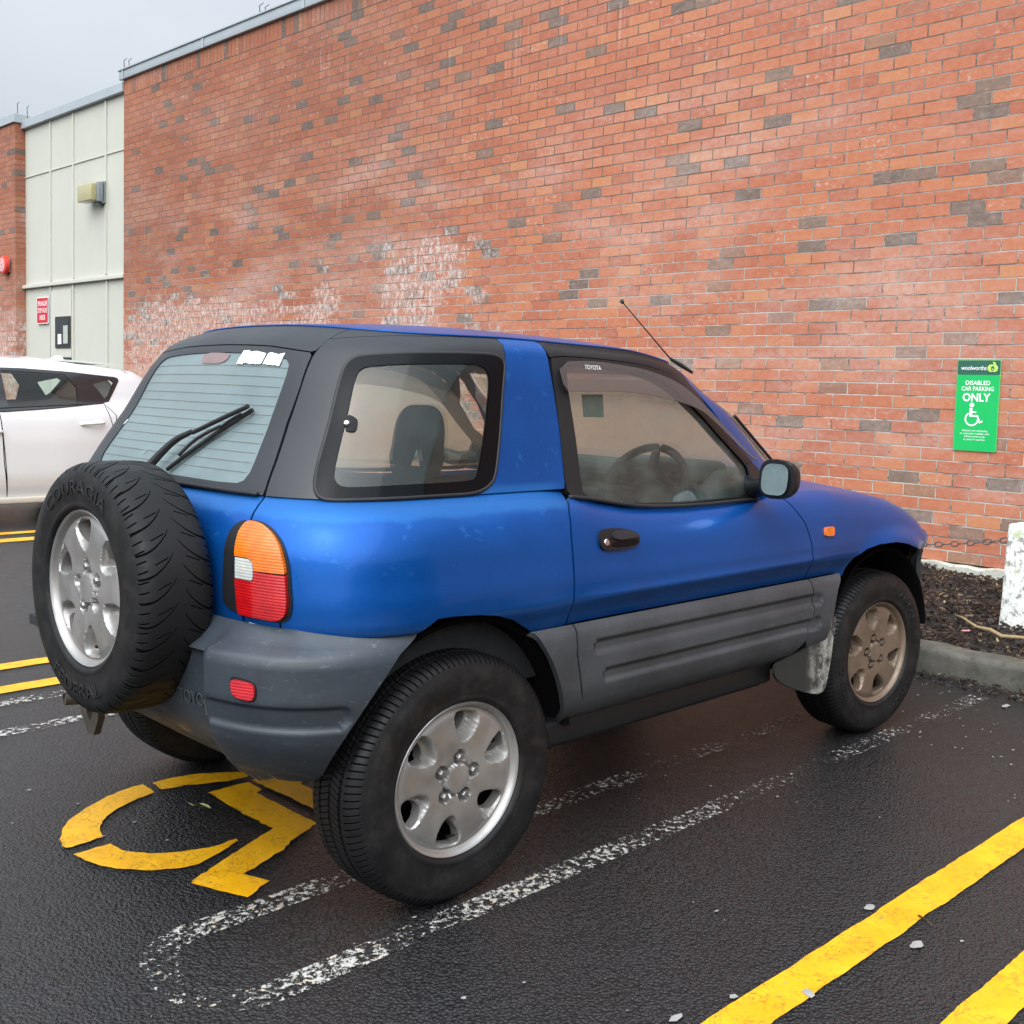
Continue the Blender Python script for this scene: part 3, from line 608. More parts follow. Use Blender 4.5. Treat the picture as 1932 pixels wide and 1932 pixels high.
# ---- wheelchair symbol
def patch(mb,pts,z=.0042,it=0,n=0):
    P=np.array(pts,float); P=chaikin(P,it) if it else P
    P=resample(P,.02); r=np.random.default_rng(n+5); P=P+r.normal(0,.0018,P.shape)
    V,F,_=cdt(P,(),.03); mb.add([(a,b,z) for a,b in V],F)
sy=MB()
def arc(c,ro,ri,a0,a1,n=16):
    A=np.radians(np.linspace(a0,a1,n)); return [(c[0]+ro*math.cos(a),c[1]+ro*math.sin(a)) for a in A]+[(c[0]+ri*math.cos(a),c[1]+ri*math.sin(a)) for a in A[::-1]]
patch(sy,[(-.61,.146),(-.6,.21),(-.558,.285),(-.52,.335),(-.444,.394),(-.372,.433),(-.275,.468),(-.222,.472),(-.228,.379),(-.291,.365),(-.352,.338),(-.403,.311),(-.451,.262),(-.48,.216),(-.50,.153)],n=1)
patch(sy,[(-.61,.094),(-.505,.097),(-.498,.038),(-.473,-.007),(-.438,-.046),(-.383,-.079),(-.31,-.105),(-.266,-.106),(-.223,-.100),(-.225,-.116),(-.289,-.145),(-.343,-.168),(-.386,-.18),(-.429,-.178),(-.499,-.137),(-.563,-.069),(-.598,.016)],n=2)
patch(sy,[(-.193,.465),(-.134,.465),(-.047,.447),(.028,.404),(.083,.363),(.107,.326),(.06,.318),(-.005,.325),(-.057,.345),(-.123,.372),(-.203,.391)],n=3)
patch(sy,[(-.101,.271),(-.023,.275),(.044,.268),(.042,.181),(.012,.177),(.016,-.158),(-.115,-.215),(-.163,-.251),(-.326,-.318),(-.298,-.395),(-.393,-.436),(-.459,-.275),(-.449,-.262),(-.104,-.104),(-.109,.089)],n=4)
patch(sy,[(.063,.283),(.155,.283),(.60,.283),(.60,.19),(.20,.18),(.165,.15),(.160,-.09),(.075,-.10)],n=5)
patch(sy,[(.75+.10*math.cos(a),.235+.10*math.sin(a)) for a in np.linspace(0,2*math.pi,24,endpoint=False)],n=6)
o=sy.build('wheelchair_symbol',M['yellow'],None,False); tag(o,'yellow wheelchair symbol painted on the asphalt behind the blue car','road marking')
# ---- small litter on the asphalt
def blob(name,c,r,mat,label,cat,h=.004,el=1.6,a=0.,seed=0):
    rr=np.random.default_rng(seed); n=11; V=[(0,0,h)];F=[]
    for i in range(n):
        t=2*math.pi*i/n; q=r*(1+rr.normal(0,.16)); x,y=q*el*math.cos(t),q*math.sin(t); V.append((x*math.cos(a)-y*math.sin(a),x*math.sin(a)+y*math.cos(a),.001+rr.uniform(0,.3)*h))
    for i in range(n): F.append([0,1+i,1+(i+1)%n])
    V=[(x+c[0],y+c[1],z+.004) for x,y,z in V]; o=mk(name,V,F,mat,None,True); tag(o,label,cat); return o
blob('shell_fragment',(.768,-1.530),.012,M['litter'],'pale flat shell fragment against the upper edge of the near yellow line','litter',seed=1)
blob('shell_fragment',(.283,-1.640),.011,M['litter'],'pale shell fragment on the lower edge of the near yellow line','litter',seed=2,a=1)
blob('gum_spot',(.671,-1.70),.014,M['litter'],'flattened grey gum spot right of the near yellow line','litter',h=.003,seed=3)
blob('paper_scrap',(2.985,-1.0),.016,M['litter'],'torn white paper scrap on the asphalt near the kerb','litter',seed=4,el=2)
blob('pink_wrapper',(3.92,-.42),.018,simple('pink_wrapper',(.55,.25,.30),.5),'small pink wrapper lying on the dark mulch','litter',seed=6).location=(0,0,.10)
# leaf on the symbol
lf=MB(); V=[];F=[]
P=[(0,0),(.012,.009),(.028,.012),(.045,.009),(.062,0),(.045,-.009),(.028,-.012),(.012,-.009)]
V=[(x-.03,y,.006+.006*abs(y)/.012) for x,y in P]+[(-.03,0,.005),(.03,0,.005)]
F=[[i,(i+1)%8,9 if 1<=i<=6 else 8] for i in range(8)]; lf.add(V,F); lf.tube([(-.03,0,.006),(-.05,.006,.008)],.0012,5)
o=lf.build('fallen_leaf',M['leafm'],None,True,loc=(-.183,.165,.004)); o.rotation_euler=(0,0,R(-62)); tag(o,'single yellow green leaf lying inside the wheelchair symbol','leaf')
o=mk('twig',*tube([(.817,-1.637,.008),(.805,-1.662,.010),(.791,-1.687,.007)],.0022,6),M['bark'],None); tag(o,'short brown twig beside the near yellow line','twig')
V=[];F=[]
for i in range(260):
    x=RNG.uniform(-1.4,3.2);y=RNG.uniform(-2.4,1.2); 
    if RNG.random()<.4: x=RNG.uniform(2.2,3.2);y=RNG.uniform(-1.9,-.6)
    r_=RNG.uniform(.0015,.0045)*(2.2 if RNG.random()<.06 else 1); b=len(V); a=RNG.uniform(0,6.28); k=5; e=RNG.uniform(1,2.4)
    for q in range(k): t=a+q*2*math.pi/k; V.append((x+r_*e*math.cos(t)*RNG.uniform(.7,1.2),y+r_*math.sin(t)*RNG.uniform(.7,1.2),.0048+.001*RNG.random()))
    F.append(list(range(b,b+k)))
o=mk('gravel_flecks',V,F,M['litter'],None,False); tag(o,'pale grit and gum flecks scattered over the wet asphalt','litter',kind='stuff')
# ------------------------------------------------------------------ building
B=thing('store_building','long red brick shop building with a cream recessed bay at its left end','building',(5.95,0,0))
WX=5.95
def wbox(name,y0,y1,z0,z1,x0,x1,mat,parent=B,bev=0): return MB().box(((x0+x1)/2,(y0+y1)/2,(z0+z1)/2),(abs(x1-x0),abs(y1-y0),abs(z1-z0)),bev=bev).build(name,mat,parent,False)
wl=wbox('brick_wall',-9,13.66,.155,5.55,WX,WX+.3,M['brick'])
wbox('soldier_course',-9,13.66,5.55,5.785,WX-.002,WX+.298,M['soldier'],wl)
fd=MB(); V=[];F=[]; ys=np.arange(-9,13.7,.04)
for y in ys:
    e=.010*math.sin(y*11)+.008*math.sin(y*29+1)
    V+= [(WX-.035,y,-.02),(WX-.035,y,.135+e),(WX-.02,y,.146+e*.6),(WX+.25,y,.150)]
for i in range(len(ys)-1):
    for k in range(3): F.append([4*i+k,4*i+k+1,4*i+4+k+1,4*i+4+k][::-1])
mk('foundation',V,F,M['found'],B,True,auto=40)
cp=MB(); cp.box((WX+.13,2.34,5.858),(.36,22.78,.145),bev=.008); cp.box((WX+.13,2.34,5.925),(.40,22.80,.018))
for y in np.arange(-8,13.6,2.4): cp.box((WX-.056,y,5.855),(.006,.05,.142))
cp.build('coping',M['coping'],B)
# cream bay
cr=wbox('cream_wall',13.66,17.62,0,5.62,WX+.05,WX+.3,M['cream'])
ct=MB()
for y in (16.5,15.58,14.36): ct.box((WX+.038,y,4.29),(.026,.05,2.74))
for y in (16.5,15.58,14.30): ct.box((WX+.036,y,1.42),(.028,.05,2.80))
ct.build('batten',M['cream2'],cr,False)
ct=MB(); ct.box((WX+.042,15.64,4.78),(.018,3.96,.016)); ct.build('panel_seam',M['cream2'],cr,False)
wbox('ledge',13.66,17.62,2.825,2.885,WX-.02,WX+.05,M['cream2'],cr,.008)
wbox('coping',13.66,17.62,5.62,5.76,WX-.03,WX+.32,M['coping'],B,.006)
# door in the bay with an upper glazed light
dr=MB(); dr.box((WX+.036,16.06,1.38),(.028,.86,2.72)); dr=dr.build('door',M['cream2'],B,False)
wbox('door_window_frame',15.64,16.25,1.765,2.295,WX+.006,WX+.022,M['bronze'],dr)
wbox('door_window_glass',15.69,16.20,1.815,2.245,WX+.001,WX+.0062,M['darkglass'],dr)
wbox('door_notice',15.72,15.90,1.84,2.14,WX-.002,WX+.0012,simple('pale_notice_paper',(.42,.45,.40),.6),dr)
wbox('door_notice',15.98,16.12,1.83,2.0,WX-.002,WX+.0013,M['white'],dr)
wbox('mail_slot',15.62,16.25,1.35,1.61,WX+.0,WX+.022,M['carblack'],dr)
# brick pier at the far left
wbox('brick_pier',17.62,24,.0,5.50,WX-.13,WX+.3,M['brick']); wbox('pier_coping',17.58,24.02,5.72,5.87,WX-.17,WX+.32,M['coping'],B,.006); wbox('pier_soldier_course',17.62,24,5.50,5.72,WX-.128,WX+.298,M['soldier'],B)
# wire brackets on the parapet
def hook(y,z,h,label):
    P=[(WX-.01,y,z-.03),(WX-.015,y+.01,z+h),(WX-.02,y-.09,z+h+.012)]
    o=mk('wire_bracket',*tube(P,.006,6),M['chain'],None,loc=None); tag(o,label,'bracket','wire brackets on the parapet'); return o
hook(9.83,5.93,.12,'bent wire bracket on the brick parapet, left one of the right-hand pair'); hook(9.70,5.93,.07,'bent wire bracket on the brick parapet, right one of the right-hand pair')
hook(13.62,5.93,.14,'bent wire bracket at the left corner of the brick parapet, left of two'); hook(13.46,5.93,.11,'bent wire bracket at the left corner of the brick parapet, right of two')
hook(17.80,5.87,.22,'bent wire bracket above the brick pier at the far left'); hook(17.36,5.76,.20,'bent wire bracket on the coping above the cream bay')
# flood lamp
L=thing('wall_lamp','boxy wall lamp with yellowed cover on the cream bay','lamp',(WX+.02,14.45,4.2))
MB().box((WX+.00,14.40,4.19),(.06,.14,.34),bev=.01).box((WX-.05,14.37,4.19),(.10,.08,.30),bev=.01).box((WX-.02,14.50,4.02),(.08,.10,.05)).build('housing',M['lampgrey'],L)
MB().box((WX-.10,14.66,4.19),(.17,.50,.27),bev=.015).build('lamp_cover',M['lampglass'],L)
# red sprinkler sign
S_=thing('sprinkler_sign','red sign with white wording on the cream door','sign',(WX+.02,16.80,2.42))
MB().box((WX+.016,16.80,2.42),(.006,.50,.46)).build('sign_plate',M['white'],S_,False); MB().box((WX+.0125,16.80,2.42),(.003,.465,.43)).build('sign_face',M['signred'],S_,False)
def wtext(s,y,z,h,mat,parent,x,bold=.0,width=None,nm='lettering',space=1.):
    V,F=textmesh(s,1.,bold,0,space=space); ex=V.max(0)-V.min(0); k=h/.72; kx=k if width is None else width/ex[0]
    c=(V.max(0)+V.min(0))/2; V=V-c
    return mk(nm,np.stack([np.full(len(V),x),y-V[:,0]*kx,z+V[:,1]*k],1),[f[::1] for f in F],mat,parent,False)
for s,z in (('SPRINKLER',2.54),('STOP VALVE',2.42),('INSIDE',2.30)): wtext(s,16.80,z,.085,M['white'],S_,WX+.0105,.012,.40 if s!='INSIDE' else .24)
# alarm bell
A=thing('alarm_bell','round red alarm sounder on the brick pier at far left','alarm',(WX-.13,17.95,3.25))
MB().lathe([(0,-.10),(.13,-.10),(.165,-.085),(.17,-.03),(.17,-.02),(.0,-.02)],'x',32,(WX-.14,17.97,3.25)).build('sounder',M['alarmred'],A); MB().box((WX-.145,17.97,3.25),(.03,.26,.26),bev=.01).build('back_plate',M['lampgrey'],A)
ab=MB()
for k in range(3): ab.lathe([(.03+.035*k,-.1015),(.045+.035*k,-.1015)],'x',28,(WX-.14,17.97,3.25))
ab.build('grille',M['white'],A)
# ---- green parking sign
G_=thing('disabled_parking_sign','green and white disabled parking sign fixed to the brick wall','sign',(WX,.44,1.28))
yL,yR,zT,zB=.594,.290,1.598,.958
def rrect(y0,y1,z0,z1,r,n=6):
    P=[]
    for cy,cz,a0 in ((y1-r,z1-r,0),(y0+r,z1-r,90),(y0+r,z0+r,180),(y1-r,z0+r,270)):
        for k in range(n+1): a=R(a0+90*k/n); P.append((cy+r*math.cos(a),cz+r*math.sin(a)))
    return P
fr=lambda x0:(lambda a,b,h:(x0-h,a,b))
plate('sign_plate',rrect(yR,yL,zB,zT,.012),(),.008,fr(WX-.004),M['signlight'],G_)
plate('green_panel',rrect(yR+.003,yL-.003,zB+.003,1.492,.010),(),.001,fr(WX-.0122),M['signgreen'],G_)
plate('header_panel',rrect(yR+.003,yL-.003,1.493,zT-.004,.006),(),.001,fr(WX-.0122),M['signdark'],G_)
yc=(yL+yR)/2; xs=WX-.0142
wtext('woolworths',.477,1.541,.030,M['white'],G_,xs,.010,.180,space=.92)
# apple mark
def disc(c,r,n=24,sx=1.,a=0.): return [(c[0]+(r*sx*math.cos(t))*math.cos(a)-r*math.sin(t)*math.sin(a),c[1]+(r*sx*math.cos(t))*math.sin(a)+r*math.sin(t)*math.cos(a)) for t in np.linspace(0,2*math.pi,n,endpoint=False)]
ay,az=.345,1.540
plate('apple_mark',disc((ay+.011,az),.026,sx=.95),(disc((ay+.004,az+.002),.011,sx=.75),),.0006,fr(xs+.0004),M['lime'],G_,step=.004)
plate('apple_mark',disc((ay-.011,az),.026,sx=.95),(disc((ay-.004,az+.002),.011,sx=.75),),.0006,fr(xs-.0003),M['lime'],G_,step=.004)
plate('apple_leaf',disc((ay-.010,az+.034),.013,sx=.5,a=-.9),(),.0006,fr(xs+.0002),M['lime'],G_,step=.004)
plate('apple_core',disc((ay,az-.002),.0165,sx=.8),(disc((ay,az-.002),.010,sx=.7),),.0006,fr(xs-.001),M['signdark'],G_,step=.004)
wtext('DISABLED',yc,1.437,.030,M['white'],G_,xs,.018,.172); wtext('CAR PARKING',yc,1.396,.030,M['white'],G_,xs,.018,.226); wtext('ONLY',yc+.004,1.335,.056,M['white'],G_,xs,.030,.196)
# wheelchair figure
wy,wz=yc+.035,1.215
plate('wheelchair_figure',disc((wy-.002,wz+.066),.0165),(),.0006,fr(xs),M['white'],G_,step=.004)
plate('wheelchair_figure',[(wy+.012,wz+.045),(wy-.008,wz+.045),(wy-.008,wz+.022),(wy-.036,wz+.022),(wy-.036,wz+.012),(wy-.008,wz+.012),(wy-.008,wz-.004),(wy-.048,wz-.004),(wy-.066,wz-.046),(wy-.082,wz-.040),(wy-.086,wz-.050),(wy-.060,wz-.062),(wy-.040,wz-.016),(wy+.012,wz-.016)],(),.0006,fr(xs),M['white'],G_,step=.006)
plate('wheelchair_figure',[(wy-.006+.0+ (p[0]-(wy-.006)),p[1]) for p in arc((wy-.006,wz-.032),.050,.039,60,60-250,30)],(),.0006,fr(xs+.0001),M['white'],G_,step=.005)
for i,s in enumerate(('Vehicles not displaying','an operation mobility card','will be towed away',"at owner's expense")): wtext(s,yc+.004,1.100-.0205*i,.0125,M['white'],G_,xs,.008,(.178,.206,.148,.150)[i])
# ---- concrete post and chain in the bed
Pp=thing('bollard_post','squat white concrete post with flaking lichened paint in the mulch bed','bollard',(4.34,-.56,.08))
bm=bmesh.new(); bmesh.ops.create_cube(bm,size=1)
for v in bm.verts: v.co=Vector((v.co.x*(.17 if v.co.z>0 else .19)+0,v.co.y*(.180 if v.co.z>0 else .215),v.co.z*.62))
bmesh.ops.bevel(bm,geom=[e for e in bm.edges if (e.verts[0].co.z>0 or e.verts[1].co.z>0)],offset=.014,segments=3,profile=.5,affect='EDGES')
bmesh.ops.subdivide_edges(bm,edges=list(bm.edges),cuts=2,use_grid_fill=True); bm.verts.index_update()
V=[];
for v in bm.verts:
    q=v.co; k=.003*math.sin(q.x*60+q.z*33)+.003*math.sin(q.y*71+q.z*21); V.append((4.34+q.x+k,-.56+q.y+k,.345+q.z))
mk('post_body',V,[[v.index for v in f.verts] for f in bm.faces],M['post'],Pp,True,auto=45); bm.free()
MB().tube([(4.32,-.50,.56),(4.32,-.455,.56)],.010,8).build('chain_eye',M['chain'],Pp)
ch=MB(); P0=np.array([4.32,-.455,.560]);P1=np.array([4.32,1.55,.560]); n=44
for i in range(n):
    t=(i+.5)/n; c=P0+(P1-P0)*t; c[2]-=.115*(1-(2*t-1)**2); sl=.115*4*(2*t-1)/2.0
    L_=.031;w_=.014; Q=[]
    for a in np.linspace(0,2*math.pi,16,endpoint=False):
        u=L_*(1 if math.cos(a)>0 else -1)*min(1,abs(math.cos(a))*1.25)*.5*1.28; v=w_*math.sin(a)
        off=np.array([v,0,0]) if i%2 else np.array([0,0,v])
        Q.append(c+np.array([0,u,u*sl])+off)
    ch.tube(Q,.0042,6,closed=True)
o=ch.build('chain',M['chain'],None); tag(o,'sagging steel chain running left from the white post along the mulch bed','chain')
o=mk('dead_vine',*tube([(4.27,-.204,.11),(4.15,-.30,.125),(4.008,-.438,.115),(3.94,-.54,.125),(3.908,-.61,.11),(3.94,-.70,.115),(4.0,-.80,.10)],[.003,.006,.009,.011,.011,.009,.005],7),M['straw'],None); tag(o,'pale dry vine lying across the dark mulch before the post','vine')
# ---- body surfaces: sections of the car as functions of (u, z)
def pl(x,pts):
    pts=np.array(pts,float); return np.interp(x,pts[:,0],pts[:,1])
def sm(x,pts):
    # smooth (monotone cubic-ish) interpolation through control points
    p=np.array(pts,float); X=p[:,0];Y=p[:,1]
    h=np.diff(X); d=np.diff(Y)/h
    m=np.zeros(len(X)); m[0]=d[0]; m[-1]=d[-1]
    for i in range(1,len(X)-1):
        if d[i-1]*d[i]>0:
            w1=2*h[i]+h[i-1]; w2=h[i]+2*h[i-1]; m[i]=(w1+w2)/(w1/d[i-1]+w2/d[i])
    x=np.clip(np.asarray(x,float),X[0],X[-1]); i=np.clip(np.searchsorted(X,x)-1,0,len(X)-2)
    t=(x-X[i])/h[i]
    return ((2*t**3-3*t**2+1)*Y[i]+(t**3-2*t**2+t)*h[i]*m[i]+(-2*t**3+3*t**2)*Y[i+1]+(t**3-t**2)*h[i]*m[i+1])
def ss(a,b,x):
    t=np.clip((np.asarray(x,float)-a)/(b-a),0,1); return t*t*(3-2*t)
def sup(n,m,L,W,N=4000):
    th=np.linspace(0,np.pi/2,N)
    a=np.sin(th)**(2/m); b=1-np.cos(th)**(2/n)
    s=np.concatenate([[0],np.cumsum(np.hypot(np.diff(a)*W,np.diff(b)*L))])
    return s,a,b
class Ring:
    """half outline of a horizontal section: rear superellipse, straight side, front superellipse"""
    def __init__(s,Xr,W,Lc,nm,Xs,Xf,nmf,disp=None,dz=None,left=1.):
        s.left=left
        s.Xr,s.W,s.Lc,s.Xs,s.Xf,s.disp,s.dz=Xr,W,Lc,Xs,Xf,disp,dz
        s.r=sup(nm[0],nm[1],Lc,.8); s.f=sup(nmf[0],nmf[1],Xf(.9)-Xs,.8)
        s.u1=s.r[0][-1]; s.u2=s.u1+(Xs-(Xr(.9)+Lc)); s.u3=s.u2+s.f[0][-1]
    def base(s,u,z):
        u=np.asarray(u,float);z=np.asarray(z,float); sg=np.where(u<0,-1,1); u=np.abs(u)
        Xr=s.Xr(z);Xf=s.Xf(z)
        uc=np.clip(u,0,s.u1); a=np.interp(uc,s.r[0],s.r[1]);b=np.interp(uc,s.r[0],s.r[2])
        x=Xr+s.Lc*b
        t=np.clip((u-s.u1)/(s.u2-s.u1),0,1); x=x+t*(s.Xs-(Xr+s.Lc))
        v=np.clip(s.f[0][-1]-(u-s.u2),0,s.f[0][-1]); fa=np.interp(v,s.f[0],s.f[1]);fb=np.interp(v,s.f[0],s.f[2])
        fr=u>s.u2
        x=np.where(fr,s.Xs+(Xf-s.Xs)*(1-fb),x); a=np.where(fr,fa,a)
        y=-s.W(x,z)*a*np.where(sg<0,-s.left,1)
        zz=z+(s.dz(x,y,z) if s.dz else 0)
        return np.stack([x,y,zz+0*x],-1)
    def normal(s,u,z,e=2e-3):
        f=s.base
        du=f(np.asarray(u)+e,z)-f((np.asarray(u)-e),z); dz=f(u,np.asarray(z)+e)-f(u,np.asarray(z)-e)
        n=np.cross(du,dz); n/=np.linalg.norm(n,axis=-1,keepdims=True)+1e-12
        return n
    def __call__(s,u,z):
        p=s.base(u,z)
        if s.disp is not None:
            n=s.normal(u,z); p=p+n*np.asarray(s.disp(p))[...,None]
        return p
    def nrm(s,u,z,e=2.5e-3):
        u=np.asarray(u,float);z=np.asarray(z,float)
        du=s(u+e,z)-s((u-e),z); dz=s(u,z+e)-s(u,z-e)
        n=np.cross(du,dz); return n/(np.linalg.norm(n,axis=-1,keepdims=True)+1e-12)
LFT=.88   # the far flank stands a little closer in
# ---- lower body -----------------------------------------------------------
ZB=[(-.6,1.03),(.30,1.03),(.42,1.022),(.55,.995),(.75,.969),(1.0,.961),(1.40,.962),(1.6,.972),(1.8,.970),(2.0,.955),(2.25,.925),(2.42,.885),(2.55,.82),(2.68,.70),(2.9,.55)]
zb=lambda x: sm(x,ZB)
PROF=[(0,.838),(.15,.837),(.35,.829),(.55,.819),(.70,.806),(.82,.788),(.91,.765),(.965,.742),(1.0,.718),(1.1,.66)]
LOWP=[(.30,.74),(.40,.79),(.50,.808),(.60,.800),(.66,.804),(.70,.818),(.735,.836),(.745,.838)]
def Wl(x,z):
    t=(z-.745)/(np.maximum(zb(x),.80)-.745)
    return np.where(z<.745,sm(z,LOWP),sm(t,PROF))
XrL=lambda z: sm(z,[(.3,-.46),(.67,-.475),(.80,-.482),(.90,-.478),(.96,-.462),(1.0,-.440),(1.025,-.415),(1.04,-.395)])
XfL=lambda z: sm(z,[(.3,2.84),(.5,2.86),(.7,2.86),(.8,2.80),(.9,2.70),(1.0,2.55)])
def dL(p):
    x,y,z=p[...,0],p[...,1],p[...,2]
    r=np.hypot(x-2.2,z-.325)
    d=.030*np.exp(-((r-.43)/.045)**2)*ss(1.75,1.95,x)*ss(.52,.66,z)
    r2=np.hypot(x-.0,z-.33)
    d=d+.006*np.exp(-((r2-.44)/.08)**2)*ss(.5,.66,z)*ss(.55,.3,x)
    # soft door crease
    d=d+.006*np.exp(-((z-.742)/.013)**2)*ss(.35,.6,x)*ss(1.75,1.5,x)
    return d
LOW=Ring(XrL,Wl,.40,(2.6,5.5),1.9,XfL,(5.5,3.6),dL,left=LFT)
# ---- cladding -------------------------------------------------------------
CP=[(.34,.70),(.38,.765),(.41,.805),(.45,.829),(.50,.840),(.60,.842),(.645,.838),(.660,.832),(.672,.820)]
Wc=lambda x,z: sm(z,CP)
def rib(x,z,x0,x1,zc,h,dep,sl=0):
    zc=zc+sl*(x-.5); dx=np.maximum(np.maximum(x0-x,x-x1),0); d=np.hypot(dx,z-zc)
    return -dep*ss(h,h*.55,d)
RIBS=[(.475,1.66,.5975,.024),(.52,1.66,.512,.024)]
def dC(p):
    x,z=p[...,0],p[...,2]; d=0
    for x0,x1,zc,h in RIBS: d=d+rib(x,z,x0,x1,zc,h,.010)
    return d
CLAD=Ring(lambda z:-.5+0*z,Wc,.40,(2.6,5.5),1.9,XfL,(5,3),dC,left=LFT)
# ---- rear bumper ----------------------------------------------------------
XrB=lambda z: sm(z,[(.25,-.33),(.30,-.40),(.36,-.485),(.42,-.540),(.50,-.578),(.60,-.595),(.665,-.595),(.686,-.591),(.696,-.575),(.706,-.548),(.725,-.515),(.745,-.49)])
WB=lambda x,z: sm(z,[(.25,.60),(.30,.68),(.36,.745),(.42,.790),(.50,.826),(.60,.842),(.665,.840),(.69,.834),(.715,.826),(.745,.815)])
def dB(p):
    x,y,z=p[...,0],p[...,1],p[...,2]
    a=np.abs(y)
    d=-.040*ss(.545,.50,a)*ss(-.3,-.4,x)*ss(.735,.655,z)
    # horizontal groove
    q=np.hypot(np.maximum(x+.385,0)*1.0,(z-.548))
    d=d-.013*ss(.036,.02,q)*ss(.52,.56,a)
    return d
BUMP=Ring(XrB,WB,.42,(2.7,5.0),1.9,XfL,(5,3),dB,left=.72)
# ---- greenhouse -----------------------------------------------------------
XrG=lambda z: sm(z,[(.95,-.45),(1.03,-.418),(1.2,-.318),(1.385,-.212),(1.41,-.180),(1.425,-.145),(1.44,-.085)])
WGp=[(.94,.752),(1.0,.735),(1.04,.720),(1.2,.668),(1.385,.606),(1.41,.594),(1.425,.580),(1.44,.558)]
def Wg(x,z): return sm(z,WGp)
XfG=lambda z: sm(z,[(.94,2.02),(1.0,1.93),(1.2,1.665),(1.385,1.41),(1.41,1.37),(1.425,1.34),(1.44,1.28)])
crown=lambda x: sm(x,[(-.3,.028),(.2,.040),(.7,.045),(1.1,.040),(1.4,.03)])
edge=lambda x: sm(x,[(-.4,-.018),(-.25,-.012),(.0,.0),(.35,.010),(.6,.006),(.86,.0),(1.1,-.028),(1.25,-.055),(1.5,-.10)])
def dzG(x,y,z):
    w=ss(1.22,1.44,z); k=np.clip(1-(np.abs(y)/.56)**2.2,0,1)
    return w*(edge(x)+crown(x)*k)
GRN=Ring(XrG,Wg,.40,(2.6,5.0),.85,XfG,(3.2,5.0),None,dzG)
def roof(x,y):
    """blue roof skin"""
    k=np.clip(1-(np.abs(y)/.56)**2.2,0,1)
    return 1.44+edge(x)+crown(x)*k
